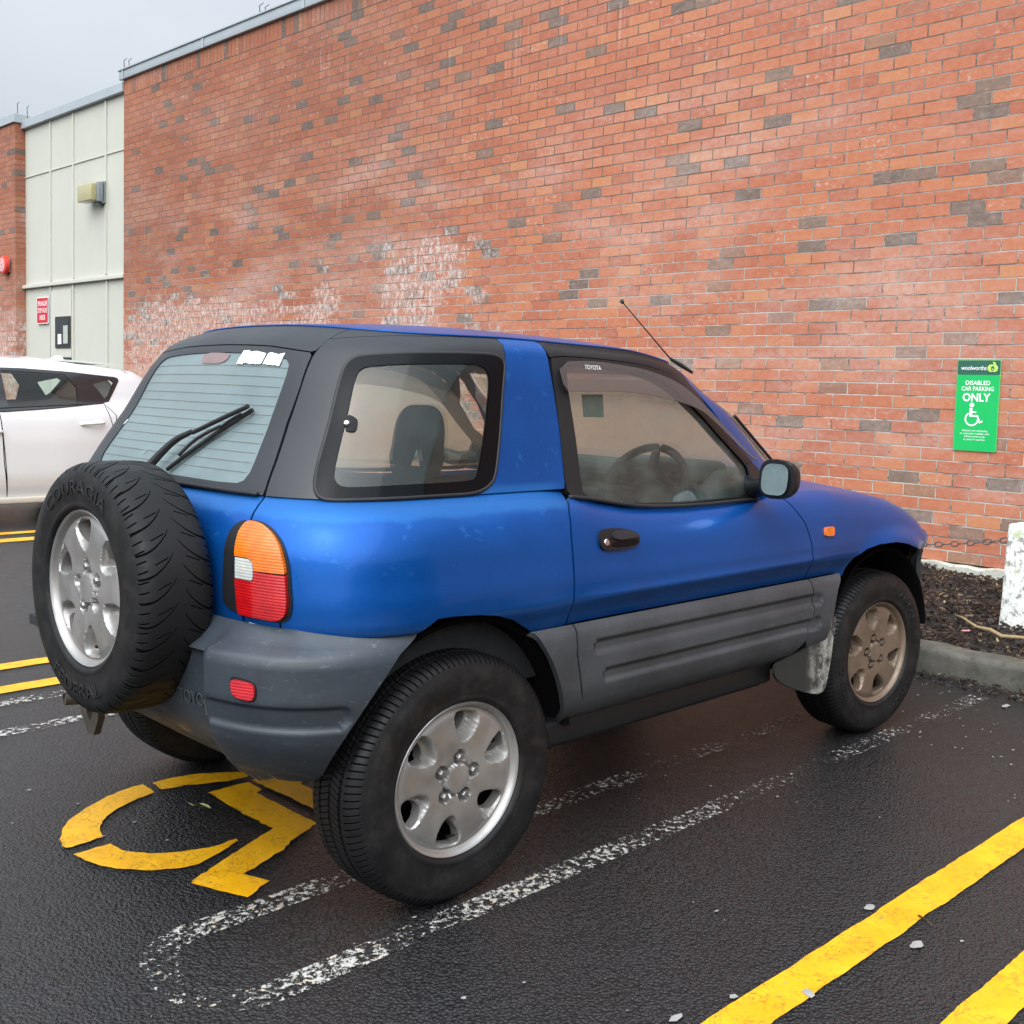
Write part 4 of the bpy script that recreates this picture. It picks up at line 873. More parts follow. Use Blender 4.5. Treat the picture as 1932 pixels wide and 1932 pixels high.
TR={
'shutR':[[1.5245,1.0097],[1.5055,0.9761],[1.503,0.9235],[1.5038,0.8554],[1.5024,0.7867],[1.5,0.7466],[1.5385,0.661]],
'doortop':[[1.5245,1.0097],[1.6197,1.0005],[1.7402,0.9813],[1.8605,0.9668],[1.9959,0.9606],[2.128,0.9579],[2.314,0.9577],[2.4971,0.9587],[2.6485,0.9731]],
'shutF':[[2.6485,0.9731],[2.6533,0.9596],[2.6726,0.9159],[2.7094,0.868],[2.7312,0.802],[2.735,0.7483],[2.7999,0.6516],[2.7977,0.6528]],
'gateshut':[[0.5503,1.0215],[0.5356,1.0122],[0.5269,0.9957],[0.522,0.9777],[0.5023,0.7605],[0.5142,0.7158]],
'archR':[[0.9542,0.7459],[1.0121,0.754],[1.0664,0.7534],[1.1516,0.7462],[1.212,0.7372],[1.2754,0.718],[1.343,0.681],[1.3739,0.6634]],
'archF':[[2.9948,0.6565],[3.0123,0.6943],[3.0364,0.7251],[3.0966,0.7506],[3.1691,0.7639],[3.2677,0.7634],[3.3482,0.7477],[3.4461,0.7278],[3.636,0.68]],
'handle':[[1.6171,0.9154],[1.6287,0.9214],[1.6765,0.9211],[1.7461,0.9129],[1.786,0.9006],[1.7918,0.8883],[1.7869,0.8718],[1.7629,0.8641],[1.6924,0.8603],[1.6324,0.8639],[1.6165,0.8737],[1.6121,0.8927]],
'handle_pull':[[1.6686,0.9139],[1.7443,0.9084],[1.7801,0.8963],[1.7862,0.8863],[1.6634,0.8863]],
'handle_slot':[[1.6634,0.8863],[1.7855,0.884],[1.7825,0.8736],[1.7556,0.8671],[1.6571,0.8684]],
'lock':[[1.638,0.8855]],
'repeater':[[2.825,0.8439],[2.8323,0.8493],[2.8787,0.8474],[2.8855,0.8422],[2.8798,0.8194],[2.87,0.8141],[2.8242,0.8175],[2.82,0.8236]],
'lamp':[[0.5242,0.9713],[0.5515,0.9728],[0.5829,0.968],[0.6097,0.9524],[0.6324,0.9276],[0.6429,0.8986],[0.6471,0.8771],[0.6501,0.8172],[0.6482,0.7863],[0.6425,0.7701],[0.6262,0.7589],[0.6002,0.7581],[0.5163,0.7595],[0.5057,0.7611],[0.4986,0.8609],[0.4988,0.893],[0.4997,0.9272],[0.5052,0.9521]],
'strip':[[0.5149,0.9771],[0.4849,0.9699],[0.4596,0.9507],[0.4506,0.9281],[0.4445,0.896],[0.4416,0.8535],[0.4382,0.7895],[0.4428,0.7739],[0.4631,0.7641],[0.4925,0.7574],[0.5032,0.76],[0.4976,0.8608],[0.4974,0.8928],[0.4982,0.927],[0.5028,0.9519]],
'bump_arch':[[0.9972,0.73],[1.016,0.6916],[0.984,0.655],[0.9478,0.6135],[0.9138,0.5708],[0.8797,0.5249],[0.8452,0.4758],[0.8135,0.4257],[0.7913,0.3892]],
'bump_bot':[[0.7913,0.3892],[0.7665,0.3738],[0.7443,0.3669],[0.7008,0.3653],[0.6685,0.3887]],
'fog':[[0.6033,0.6355],[0.6259,0.6357],[0.653,0.6325],[0.6622,0.6265],[0.6648,0.6131],[0.663,0.5977],[0.6532,0.5919],[0.633,0.5932],[0.6118,0.5985],[0.6055,0.6083]],
'c_rear_arch':[[1.3856,0.667],[1.408,0.6321],[1.4408,0.586],[1.4712,0.5296],[1.5011,0.4561],[1.5363,0.4037]],
'c_shut':[[1.5377,0.6651],[1.5379,0.5897],[1.5651,0.4826],[1.6831,0.3681]],
'c_front':[[2.7643,0.6601],[2.7783,0.5964],[2.7806,0.5251],[2.7519,0.4919],[2.7496,0.4298],[2.8244,0.361]],
'c_archF':[[2.9768,0.6597],[2.9404,0.6185],[2.9261,0.571],[2.9157,0.5167],[2.9045,0.5119]],
'hatch_r':[[0.5526,1.0223],[0.55,1.1133],[0.5354,1.207],[0.5437,1.2977],[0.5381,1.3731],[0.5357,1.3875]],
'bl_top':[[0.5518,1.4181],[0.5584,1.416],[0.6474,1.4251],[0.7374,1.4322],[0.8778,1.4375],[0.9938,1.4377],[1.0764,1.4356]],
'q_out':[[0.694,1.0738],[0.7064,1.0485],[0.7241,1.0365],[0.7526,1.0332],[0.8153,1.0351],[1.0049,1.0377],[1.1473,1.0365],[1.1904,1.0436],[1.2174,1.0576],[1.2309,1.0746],[1.2312,1.1186],[1.2179,1.236],[1.2165,1.316],[1.2119,1.3649],[1.1867,1.3803],[1.1375,1.3886],[1.0363,1.3906],[0.8431,1.3904],[0.7261,1.3832],[0.6863,1.3727],[0.673,1.3528],[0.6746,1.3182],[0.6769,1.2307],[0.6829,1.1478]],
'q_in':[[0.7339,1.0928],[0.7431,1.0751],[0.7549,1.0646],[0.7758,1.0586],[0.897,1.0647],[1.0543,1.0657],[1.1476,1.0675],[1.1646,1.0767],[1.1655,1.12],[1.1567,1.2358],[1.1552,1.3154],[1.1381,1.3439],[1.102,1.3599],[1.049,1.3661],[0.8554,1.3647],[0.7432,1.3584],[0.7182,1.3486],[0.7137,1.3243],[0.7177,1.2667],[0.7198,1.19]],
'latch':[[0.7176,1.2323],[0.7392,1.2262],[0.7518,1.2167],[0.7556,1.1956],[0.7477,1.188],[0.7211,1.1932]],
'bp_l':[[1.0628,1.4383],[1.1569,1.4216],[1.1991,1.3998],[1.2177,1.3715],[1.223,1.3367],[1.2231,1.2886],[1.2211,1.2081],[1.2246,1.1484],[1.2257,1.1069],[1.2192,1.073],[1.2026,1.0517],[1.1772,1.0377]],
'bp_r':[[1.3137,1.4394],[1.3803,1.4288],[1.4198,1.4117],[1.4444,1.3913],[1.462,1.3529],[1.4812,1.299],[1.5011,1.2147],[1.52,1.1216],[1.5275,1.0482],[1.5253,1.0101]],
'fr_top':[[1.3137,1.4394],[1.5729,1.441],[1.884,1.4412],[2.2048,1.4416],[2.5281,1.4413],[2.778,1.4363],[2.784,1.424]],
'dw_out':[[1.4578,1.3899],[1.467,1.393],[1.513,1.3969],[1.6175,1.3996],[1.7433,1.3993],[1.8731,1.3978],[2.038,1.3951],[2.2585,1.3935],[2.4069,1.387],[2.5079,1.3596],[2.5428,1.3061],[2.5596,1.2427],[2.5876,1.1854],[2.6052,1.1357],[2.6472,1.1186],[2.668,1.0706],[2.5018,0.9652],[2.2765,0.9644],[2.0827,0.9661],[1.9482,0.9682],[1.8168,0.974],[1.7008,0.9878],[1.5937,1.0054],[1.5336,1.0118],[1.5246,1.0629],[1.507,1.1662],[1.4899,1.2628],[1.4748,1.335]],
'dw_glass':[[1.5471,1.3724],[1.5775,1.3809],[1.7016,1.3829],[1.8616,1.3785],[2.0611,1.3677],[2.253,1.3534],[2.3551,1.317],[2.4402,1.2421],[2.4956,1.176],[2.5511,1.1121],[2.5841,1.0704],[2.5446,1.0278],[2.4728,0.9697],[2.2808,0.9698],[2.0852,0.9713],[1.9497,0.9733],[1.8179,0.9789],[1.7017,0.9926],[1.598,1.008],[1.5948,1.0506],[1.5825,1.1466],[1.5641,1.2438],[1.5488,1.3197]],
'visor_low':[[1.5075,1.2954],[1.5698,1.2964],[1.6834,1.2993],[1.812,1.3015],[1.9561,1.297],[2.138,1.2865],[2.2902,1.2724],[2.4166,1.2481],[2.4755,1.2129],[2.5227,1.1729],[2.5806,1.1201],[2.6432,1.0714]],
'visor_top':[[1.4879,1.3799],[1.7032,1.3905],[1.919,1.3819],[2.1558,1.3726],[2.3439,1.3522],[2.4364,1.3111],[2.504,1.2392],[2.5802,1.1578],[2.6312,1.1013],[2.6653,1.0754]],
'sticker':[[1.6354,1.2975],[1.7566,1.2995],[1.7465,1.232],[1.6362,1.2334]],
'st1':[[0.1503,1.3769],[0.1908,1.3768],[0.1873,1.3446],[0.1447,1.345]],
'st2':[[0.1985,1.3756],[0.3012,1.3735],[0.3005,1.3457],[0.1846,1.3467]],
'st3':[[0.3152,1.3725],[0.4087,1.3741],[0.4073,1.343],[0.3139,1.3476]],
'stoplamp':[[-0.1305,1.373],[0.0657,1.371],[0.0636,1.354],[0.0247,1.3441],[-0.0937,1.3452],[-0.1096,1.3496]],
'flecks':[[-0.4529,1.1751],[-0.1685,1.1017]],
'apil_out':[[2.688,1.424],[2.784,1.424],[2.6736,1.3972],[2.7008,1.3321],[2.663,1.2392],[2.6838,1.162],[2.6955,1.0966],[2.7307,1.0684]],
}
# ------------------------------------------------------------------ blue car
CAR=thing('parked_car','blue three-door off-roader with grey lower cladding and a spare wheel on its tail','car',(1.1,0,0))
A_=lambda k:np.array(TR[k])
def cat(*a): return np.concatenate([np.asarray(q,float).reshape(-1,2) for q in a])
gap=.0035
def topz(u):
    z=.85
    for _ in range(40): z=.5*z+.5*max(float(zb(LOW(np.array([u]),np.array([z]))[0,0]))-.002,.70)
    return z
shutR=A_('shutR').copy(); shutR[-1]=[1.499,.672]; shutR=np.concatenate([[[1.5245,1.012]],shutR[1:]])
shutF=A_('shutF')[:-1].copy(); shutF[-1]=[2.742,.672]
gate=A_('gateshut'); archR=A_('archR'); archF=A_('archF')
for side in (0,1):
    mr=bool(side)
    sd_=('right','left')[side]
    # rear quarter
    top=[(u,1.032) for u in np.linspace(1.5245-gap,.556,40)]
    q=cat(top,gate[1:-1]+[gap,0],[(.513,.756),(.513,.726),(.96,.728)],archR[1:],[(1.365,.672),(1.499-gap,.672)],shutR[::-1][1:-1]-[gap,0])
    Q=panel('quarter_panel',LOW,q,(),M['blue'],CAR,mirror=mr)
    # seam under the tail lamp
    mk('panel_seam',*tube(path3(LOW,[(.513,.7565),(.623,.7565)],ch=0,lift=.0005,mirror=mr),.0022,6),M['dark'],Q)
    mk('panel_seam',*tube(path3(LOW,[(.623,.7565),(.6245,.727)],ch=0,lift=.0005,mirror=mr),.0022,6),M['dark'],Q)
    if not mr: mk('seam_sticker',*(lambda V:(V,[[0,1,2,3]]))([LOW(np.array([u]),np.array([z]))[0]+LOW.nrm(np.array([u]),np.array([z]))[0]*.0015 for u,z in ((.530,.741),(.592,.736),(.592,.730),(.530,.735))]),M['white'],Q)
    # door skin
    dt=A_('doortop')[1:]; d=cat([(1.5245+gap,1.010)],dt,shutF[1:]-[gap,0],[(2.3,.672),(1.9,.672),(1.499+gap,.672)],shutR[::-1][1:-1]+[gap,0])
    DOOR=panel('door',LOW,d,(),M['blue'],CAR,mirror=mr)
    cd=cat(A_('c_shut')[:3]+[gap,0],[(1.60,.40),(1.64,.368)],[(2.06,.358),(2.46,.358),(2.62,.362)],[(2.70,.40),(2.748,.455)],A_('c_front')[:4][::-1]-[gap,0])
    cd[0,1]=.671; cd[-1,1]=.671
    panel('door_cladding',CLAD,cd,(),M['clad'],DOOR,mirror=mr,step=.011)
    # fender
    hl=[(u,topz(u)) for u in np.linspace(2.66,3.62,40)]
    f=cat(shutF[1:][::-1]+[gap,0],hl,[(3.64,.69)],archF[::-1][1:],[(2.93,.672)])
    FE=panel('front_fender',LOW,f,(),M['blue'],CAR,mirror=mr)
    rp_=panel('side_repeater',LOW,chaikin(A_('repeater'),1),(),M['amber'],FE,step=.006,lift=.009,depth=.010,mirror=mr)
    # cladding before and behind the door
    c1=cat([(1.372,.671)],A_('c_rear_arch')[:5],[(1.53,.405),(1.56,.368),(1.635,.366)],A_('c_shut')[:3][::-1]-[gap,0]); c1[-1,1]=.671
    RC=panel('rear_arch_cladding',CLAD,c1,(),M['clad'],CAR,mirror=mr)
    c2=cat(A_('c_front')[:4]+[gap,0],[(2.752,.455),(2.80,.40),(2.86,.385),(2.90,.42)],A_('c_archF')[::-1]); c2[0,1]=.671; c2[-1,1]=.671
    panel('front_arch_cladding',CLAD,c2,(),M['clad'],CAR,mirror=mr,step=.011)
    # rear bumper corner and centre handled together below
    # ---- tail lamp: black bezel, then lenses standing proud of it
    lamp=A_('lamp'); lc=chaikin(lamp,2)
    ctr=lc.mean(0); big=ctr+(lc-ctr)*[1.11,1.055]
    TL=panel('tail_lamp',LOW,big,(),M['trim'],CAR,step=.012,lift=.004,depth=.02,mirror=mr)
    zs=.866; u0,u1=.500,.5605
    insd=lambda P,f:[p for p in P if f(p)]
    dense=resample(lc,.004)
    up=[p for p in dense if p[1]>=zs+.0005]; lo=[p for p in dense if p[1]<=zs-.0005]
    # order them so that the open end is at the split line
    def cyc(P,f):
        k=[i for i in range(len(P)) if f(P[i]) and not f(P[i-1])]; return np.roll(P,-k[0],0)
    DU=cyc(dense,lambda p:p[1]>=zs+.0005); up=np.array([p for p in DU if p[1]>=zs+.0005]); DL=cyc(dense,lambda p:p[1]<=zs-.0005); lo=np.array([p for p in DL if p[1]<=zs-.0005])
    bul=lambda p: .012+0*p[...,0]
    clr=np.array([(.503,.892),(.545,.892),(.5565,.886),(.5605,.874),(.5605,.848),(.556,.8435),(.503,.8435)])
    # amber (top) and red (bottom) lenses, notched round the clear reversing light
    def notch(P,upper):
        P=[tuple(p) for p in P]
        # path ends at the split on both sides: inner end (small u) and outer end
        a,b=P[0],P[-1]
        if a[0]<b[0]: P=P[::-1]; 
        # now P runs outer -> inner ; cut its inner part inside the notch band
        if upper: P=[p for p in P if not (p[0]<.53 and p[1]<.8945)]; tail=[(P[-1][0],.8945),(.5455,.8945),(.5580,.888),(.5630,.875),(.5630,zs+.0008)]
        else: P=[p for p in P if not (p[0]<.53 and p[1]>.8415)]; tail=[(P[-1][0],.8415),(.5565,.8415),(.5630,.848),(.5630,zs-.0008)]
        return np.array(P+tail)
    panel('amber_lens',LOW,notch(up,True),(),M['amber'],TL,step=.008,lift=.016,depth=.016,mirror=mr)
    panel('red_lens',LOW,notch(lo,False),(),M['red'],TL,step=.008,lift=.016,depth=.016,mirror=mr)
    panel('clear_lens',LOW,clr,(),M['clear'],TL,step=.006,lift=.017,depth=.016,mirror=mr)
    # ---- greenhouse: black pillar and surround of the quarter window
    qo=chaikin(A_('q_out'),1); qi=chaikin(A_('q_in'),2); bpl=A_('bp_l'); hr=A_('hatch_r'); bt=A_('bl_top')
    pil=cat([(.5565,1.033),(.5540,1.1133),(.541,1.207),(.545,1.2977),(.543,1.3731),(.5535,1.4155)],bt[1:],bpl[:4]-[.003,0],[(1.2215,1.345)],[(1.2235,1.2886),(1.2211,1.2081),(1.2246,1.1484),(1.2257,1.1069),(1.2192,1.073),(1.2026,1.0517),(1.1772,1.0365),(1.15,1.033)])
    ctrq=qo.mean(0)
    RP=panel('rear_pillar',GRN,pil,(ctrq+(qo-ctrq)*[.975,.965],),M['pillarblack'],CAR,mirror=mr)
    QW=panel('quarter_window',GRN,qo,(qi,),M['gloss'],CAR,step=.012,lift=.004,depth=.008,mirror=mr)
    panel('window_pane',GRN,ctrq+(qi-ctrq)*[1.01,1.012],(),M['glass_q'] if not mr else M['glass_far'],QW,step=.03,lift=.0015,depth=0,mirror=mr)
    mk('rubber_seal',*tube(path3(GRN,ctrq+(qo-ctrq)*[1.012,1.016],closed=True,ch=1,mirror=mr),.0058,8,True),M['rubber'],QW)
    lt=panel('window_latch',GRN,chaikin(A_('latch'),1),(),M['gloss'],QW,step=.008,lift=.006,depth=.006,mirror=mr)
    if not mr:
        c=GRN(np.array([.724]),np.array([1.209]))[0]; nn=GRN.nrm(np.array([.724]),np.array([1.209]))[0]
        mk('latch_stud',*tube([c+nn*.004,c+nn*.010,c+nn*.013],[.0085,.0085,.004],14),M['chrome'],QW)
    re_=cat([(.5535,1.4165)],bt[1:]+[0,.001],[(1.0628,1.4393),(.90,1.4393),(.70,1.4393),(.556,1.4393)])
    panel('roof_side',GRN,re_,(),M['pillarblack'],CAR,mirror=mr,depth=.01)
    # blue band between the windows
    bp=cat(bpl,[(1.15,1.034)],[(u,1.033) for u in np.linspace(1.18,1.5245-gap,20)],A_('bp_r')[::-1][1:]-[.003,0])
    panel('door_pillar',GRN,bp,(),M['blue'],CAR,mirror=mr)
    # black rail over the door and down the windscreen post
    ft=A_('fr_top'); dwo=chaikin(A_('dw_out'),1); dwg=chaikin(A_('dw_glass'),1)
    do_top=A_('dw_out')
    k0=do_top[:12]+[0,.004]
    rail=cat(ft[:5],[(2.66,1.436),(2.70,1.425)],[(2.672,1.395)],[p for p in k0[::-1] if p[0]<2.6],[(1.447,1.398)],A_('bp_r')[:3][::-1]+[.003,0])
    RAIL=panel('roof_rail',GRN,rail,(),M['trim'],CAR,mirror=mr)
    ao=A_('apil_out')
    ap=cat([(2.672,1.396),(2.705,1.425),(2.80,1.425),(2.80,1.30),(2.80,1.15),(2.80,1.0),(2.80,.955),(2.55,.955),(2.66,1.045)],[(2.650,1.07),(2.622,1.16),(2.612,1.24),(2.628,1.32),(2.645,1.38)] if not mr else [(2.70,1.07),(2.70,1.16),(2.70,1.24),(2.70,1.32),(2.70,1.38)])
    panel('windscreen_post',GRN,ap,(),M['blue'],CAR,mirror=mr)
    # door window
    ctrw=dwo.mean(0)
    DW=panel('door_window_frame',GRN,dwo,(dwg,),M['trim'],DOOR,step=.012,lift=.003,depth=.03,mirror=mr)
    panel('door_window_pane',GRN,ctrw+(dwg-ctrw)*1.006,(),M['glass_fog'] if not mr else M['glass_far'],DOOR,step=.03,lift=-.004,depth=0,mirror=mr)
    mk('window_seal',*tube(path3(GRN,[(a,b-.002) for a,b in A_('doortop')[:-1]],lift=.012,ch=1,mirror=mr),.006,8),M['rubber'],DOOR)
    # weather visor, bulging outwards
    vt=A_('visor_top'); vl=A_('visor_low')
    vis=cat(vt,vl[::-1]); vb=lambda p:.012+.012*ss(1.40,1.30,p[...,2])
    panel('weather_visor',GRN,chaikin(vis,1),(),M['visor'],DOOR,step=.014,depth=.003,off=vb,mirror=mr)
    # handle
    hd=chaikin(A_('handle'),1); H=panel('door_handle',LOW,hd,(),M['trim'],DOOR,step=.008,lift=.009,depth=.012,mirror=mr)
    # mirror
    mx_=np.array([1,-1,1]) if mr else np.array([1,1,1])
    bm=bmesh.new(); bmesh.ops.create_uvsphere(bm,u_segments=28,v_segments=18,radius=1); V=[]
    for v in bm.verts:
        q=v.co; e=2.8; r_=(abs(q.y)**e+abs(q.z)**e)**(1/e)+1e-6; k=math.hypot(q.y,q.z)/r_
        x=q.x*.085; y=q.y*k*.066; z=q.z*k*.064
        if x<-.012: x=-.012-(x+.012)*-.0
        y*=1-.10*max(0,x)/.085; z*=(1-.14*max(0,x)/.085)*(1+.05*q.y)
        V.append(np.array((1.250+x,-.905+y,1.043+z))*mx_)
    MI=mk('side_mirror',V,[[v.index for v in (f.verts if not mr else list(f.verts)[::-1])] for f in bm.faces],M['trim'],CAR,True,auto=50); bm.free()
    gx=1.2387; P=[(math.copysign(abs(math.cos(a))**.62,math.cos(a))*.049,math.copysign(abs(math.sin(a))**.62,math.sin(a))*.050) for a in np.linspace(0,2*math.pi,36,endpoint=False)]
    tilt=lambda a,b,h:tuple(np.array((gx+.006*(1)+h*-1+.06*a*(1)-.0,-.925+a,1.048+b))*mx_)
    plate('mirror_glass',P,(),.004,lambda a,b,h:tuple(np.array((gx-.0085-h+.13*b+.03*a,-.905+a,1.043+b))*mx_),M['mirrorglass'],MI,step=.015)
    arm=MB(); arm.tube([np.array((1.40,-.66,1.0))*mx_,np.array((1.36,-.75,.995))*mx_,np.array((1.30,-.84,1.02))*mx_],[.045,.034,.030],12); arm.build('mirror_arm',M['trim'],MI)
    sl=panel('mirror_sail',GRN,[(2.505,.966),(2.62,.966),(2.655,1.055),(2.63,1.078),(2.585,1.07),(2.54,1.02)],(),M['trim'],DOOR,step=.02,lift=.010,depth=.014,mirror=mr)
    # sill under the door
    sb=MB(); sb.box((.88*1+.0,(-.725 if not mr else .725),.352),(1.20,.09,.075),bev=.012); sb.box((.90,(-.735 if not mr else .735),.318),(1.12,.012,.035),bev=.003); sb.build('sill',M['trim'],CAR,True)
    # wheel arch liners
    for cx in (0,2.2):
        V=[];F=[];n=26; s=-1 if not mr else .88
        T=np.linspace(.12,math.pi-.46,n)
        for a in T:
            for y,r in ((.795,.415),(.79,.40),(.40,.40)): V.append((cx+r*math.cos(a),s*y,.33+r*.97*math.sin(a)))
        for i in range(n-1):
            for k in range(2): F.append([3*i+k,3*i+k+1,3*i+4+k,3*i+3+k])
        mk('wheel_arch_liner',V,F,M['dark'],CAR)
# weather visor lettering, lock, handle details: right side only in view
def on_surf(S,name,pts,mat,par,lift,step=.006,depth=.003,ch=0): return panel(name,S,chaikin(pts,ch) if ch else pts,(),mat,par,step=step,lift=lift,depth=depth)
DOORR=[o for o in CAR.children if o.name.split('.')[0]=='door'][0]
HR=[o for o in DOORR.children if o.name.startswith('door_handle')][0]
on_surf(LOW,'handle_grip',A_('handle_pull')+[0,.001],M['pillarblack'],DOORR,.016,depth=.010,ch=1)
on_surf(LOW,'handle_recess',A_('handle_slot'),M['gloss'],DOORR,.0095,depth=.002,ch=1)
lk=A_('lock')[0]; c=LOW(lk[:1],lk[1:])[0]; nn=LOW.nrm(lk[:1],lk[1:])[0]; mk('door_lock',*tube([c+nn*.006,c+nn*.0125,c+nn*.013],[.0105,.0105,.007],16),M['chrome'],DOORR)
def surftext(s,S,u0,u1,z0,z1,h,lift,mat,par,bold=.02,nm='lettering',ext=0.):
    V,F=textmesh(s,1,bold,ext); mn,mxx=V.min(0),V.max(0); t=(V[:,0]-mn[0])/(mxx[0]-mn[0]); u=u0+(u1-u0)*t; z=z0+(z1-z0)*t+(V[:,1]-(mn[1]+mxx[1])/2)/(mxx[1]-mn[1])*h
    p=S(u,z)+S.nrm(u,z)*(lift+np.maximum(V[:,2:3],0)*0+ (V[:,2:3]>0)*ext*.0); 
    if ext: p=p+S.nrm(u,z)*((V[:,2:3]>0)*ext*.02)
    return mk(nm,p,F,mat,par,False)
surftext('TOYOTA',GRN,1.634,1.731,1.3685,1.3685,.0125,.0165,M['whiteletter'],DOORR,.004,'visor_lettering')
# window sticker inside the door glass
st=A_('sticker'); stk=panel('window_sticker',GRN,st,(),simple('dark_green_sticker',(.06,.085,.075),.6,nscale=80,var=.5),DOORR,step=.03,lift=-.007,depth=0)
# ---------------- rear: gate, bumper, window
tg=[p for p in gate[1:-1]-[gap,0]]
half=cat([(u,1.031) for u in np.linspace(.552-gap,0,24)],[(0,.728),(.25,.728),(.506,.728)],[(.5045,.76)],tg[::-1][1:])
full=lambda h: cat([p for p in h],[(-p[0],p[1]) for p in h[::-1] if p[0]>1e-6])
def sym(right):
    """right-hand outline from top centre round to bottom centre, mirrored"""
    r=np.array(right,float); l=r[::-1]*[-1,1]; return np.concatenate([r,l])
GATE=panel('tailgate',LOW,sym(cat([(u,1.031) for u in np.linspace(.02,.552-gap,24)],tg,[(.5045,.76),(.506,.728),(.02,.728)])),(),M['blue'],CAR)
rgr=np.array([(.06,1.3725),(.25,1.3705),(.387,1.3665),(.430,1.362),(.455,1.349),(.4625,1.325),(.4625,1.295),(.4575,1.228),(.4640,1.148),(.4680,1.112),(.4675,1.083),(.455,1.0625),(.430,1.0545),(.34,1.052),(.06,1.052)])
gl_out=np.array([(.03,1.390),(.30,1.3885),(.524,1.381),(.5345,1.374),(.5365,1.34),(.539,1.2977),(.531,1.207),(.5455,1.1133),(.549,1.05),(.547,1.0335),(.03,1.0335)])
RW=panel('rear_window_frame',GRN,sym(gl_out),(sym(rgr),),M['pillarblack'],GATE,lift=.001,depth=.02)
panel('lamp_infill',LOW,chaikin(A_('strip'),1),(),M['trim'],GATE,step=.012,lift=.005,depth=.008)
rgl=sym(rgr); cg=rgl.mean(0); RGP=panel('rear_window_pane',GRN,cg+(rgl-cg)*[1.01,1.012],(),M['glass_rear'],GATE,step=.03,lift=-.0015,depth=0)
hl_=MB()
for k in range(12): z=1.082+k*.0236; hl_.tube(path3(GRN,[(-.452,z),(.452,z)],step=.03,lift=.0002,ch=0),.0006,4)
hl_.build('heater_line',simple('heater_line_brown',(.20,.19,.16),.6),GATE)
mk('gate_seal',*tube(path3(GRN,[(-.53,1.034),(0,1.034),(.53,1.034)],ch=0,lift=.004,step=.02),.0055,8),M['rubber'],GATE)
HB=panel('roof_header',GRN,sym(cat([(.03,1.4393),(.35,1.4393),(.50,1.4393),(.5505,1.4393),(.5515,1.418),(.5505,1.405),(.5405,1.388),(.524,1.3845),(.30,1.392),(.03,1.3935)])),(),M['pillarblack'],CAR)
for s in ('st1','st2','st3'):
    P=A_(s); r=np.random.default_rng(len(s)+ord(s[2])); P=resample(P,.012); P=P+r.normal(0,.0011,P.shape); panel('torn_sticker',GRN,P,(),M['white'],GATE,step=.012,lift=.0025,depth=.001)
panel('stop_lamp',GRN,chaikin(A_('stoplamp'),1),(),M['darkred'],GATE,step=.02,lift=.0006,depth=.001)  # lies on the pane; the veil of misted glass is mixed into its colour
sf=A_('flecks'); panel('window_sticker',GRN,[(sf[0][0]-.008,sf[0][1]-.006),(sf[0][0]-.002,sf[0][1]-.008),(sf[0][0]+.008,sf[0][1]+.006),(sf[0][0]+.002,sf[0][1]+.008)],(),M['white'],GATE,step=.01,lift=.002,depth=0)
panel('window_sticker',GRN,disc((sf[1][0],sf[1][1]),.007,10),(disc((sf[1][0],sf[1][1]),.004,8),),M['litter'],GATE,step=.01,lift=.002,depth=0)
# rear wiper
wp=MB(); P=path3(GRN,[(-.030,1.045),(.0163,1.101),(.0536,1.131),(.12,1.153)],step=.01,lift=.030,ch=1); wp.tube(P,np.linspace(.013,.007,len(P)),8)
P=path3(GRN,[(.12,1.153),(.257,1.1987),(.366,1.2325)],step=.01,lift=.026,ch=1); wp.tube(P,.0065,8)
P=path3(GRN,[(.050,1.060),(.1322,1.112),(.237,1.1709),(.367,1.2305)],step=.01,lift=.010,ch=1); wp.tube(P,.0062,6)
P=path3(GRN,[(.10,1.095),(.14,1.135),(.19,1.158),(.25,1.178)],step=.01,lift=.021,ch=1); wp.tube(P,.005,6)
P=path3(GRN,[(.25,1.178),(.29,1.20),(.33,1.214)],step=.01,lift=.018,ch=1); wp.tube(P,.004,6)
c=GRN(np.array([-.035]),np.array([1.040]))[0]; wp.tube([c+[.01,0,0],c+[-.03,0,.006],c+[-.04,0,.008]],[.022,.020,.010],14)
wp.build('rear_wiper',M['rubber'],GATE)
# rear bumper
ba=A_('bump_arch'); bb_=A_('bump_bot')
bo=cat([(.02,.742),(.35,.742),(.56,.741),(.80,.738),(.99,.7335)],ba[1:],bb_[1:-1],[(.665,.372),(.60,.345),(.52,.325),(.43,.315),(.30,.322),(.16,.340),(.02,.352)])
BP=panel('rear_bumper',BUMP,sym(bo),(),M['bumper'],CAR,step=.011,depth=.03)
for sgn in (1,-1):
    fg=A_('fog')*[1,1]; 
    fg=chaikin(fg,2)
    if sgn>0:
        c=fg.mean(0); panel('reflector_bezel',BUMP,c+(fg-c)*[1.16,1.24],(),M['trim'],BP,step=.008,lift=.001,depth=.006); panel('fog_reflector',BUMP,fg,(),M['reflector'],BP,step=.008,lift=.006,depth=.008)
    else:
        panel('fog_reflector',BUMP,fg,(),M['reflector'],BP,step=.008,lift=.006,depth=.008,mirror=True)
M['emb']=simple('bumper_lettering',(.055,.064,.074),.38,nscale=8,var=.1)
surftext('TOYOTA',BUMP,.36,.515,.535,.545,.038,.0015,M['emb'],BP,.0,'bumper_lettering',ext=.12)
# scrape marks on the bumper corner
for k,(u,z,du,dz) in enumerate(((.565,.40,.02,-.05),(.590,.385,.025,-.055),(.615,.385,.03,-.045),(.655,.395,.03,-.035))):
    P=[(u,z),(u+du*.5+.004,z+dz*.5),(u+du,z+dz),(u+du*.5-.003,z+dz*.45)]
    panel('scrape',BUMP,chaikin(P,1),(),M['litter'],BP,step=.01,lift=.0012,depth=0)
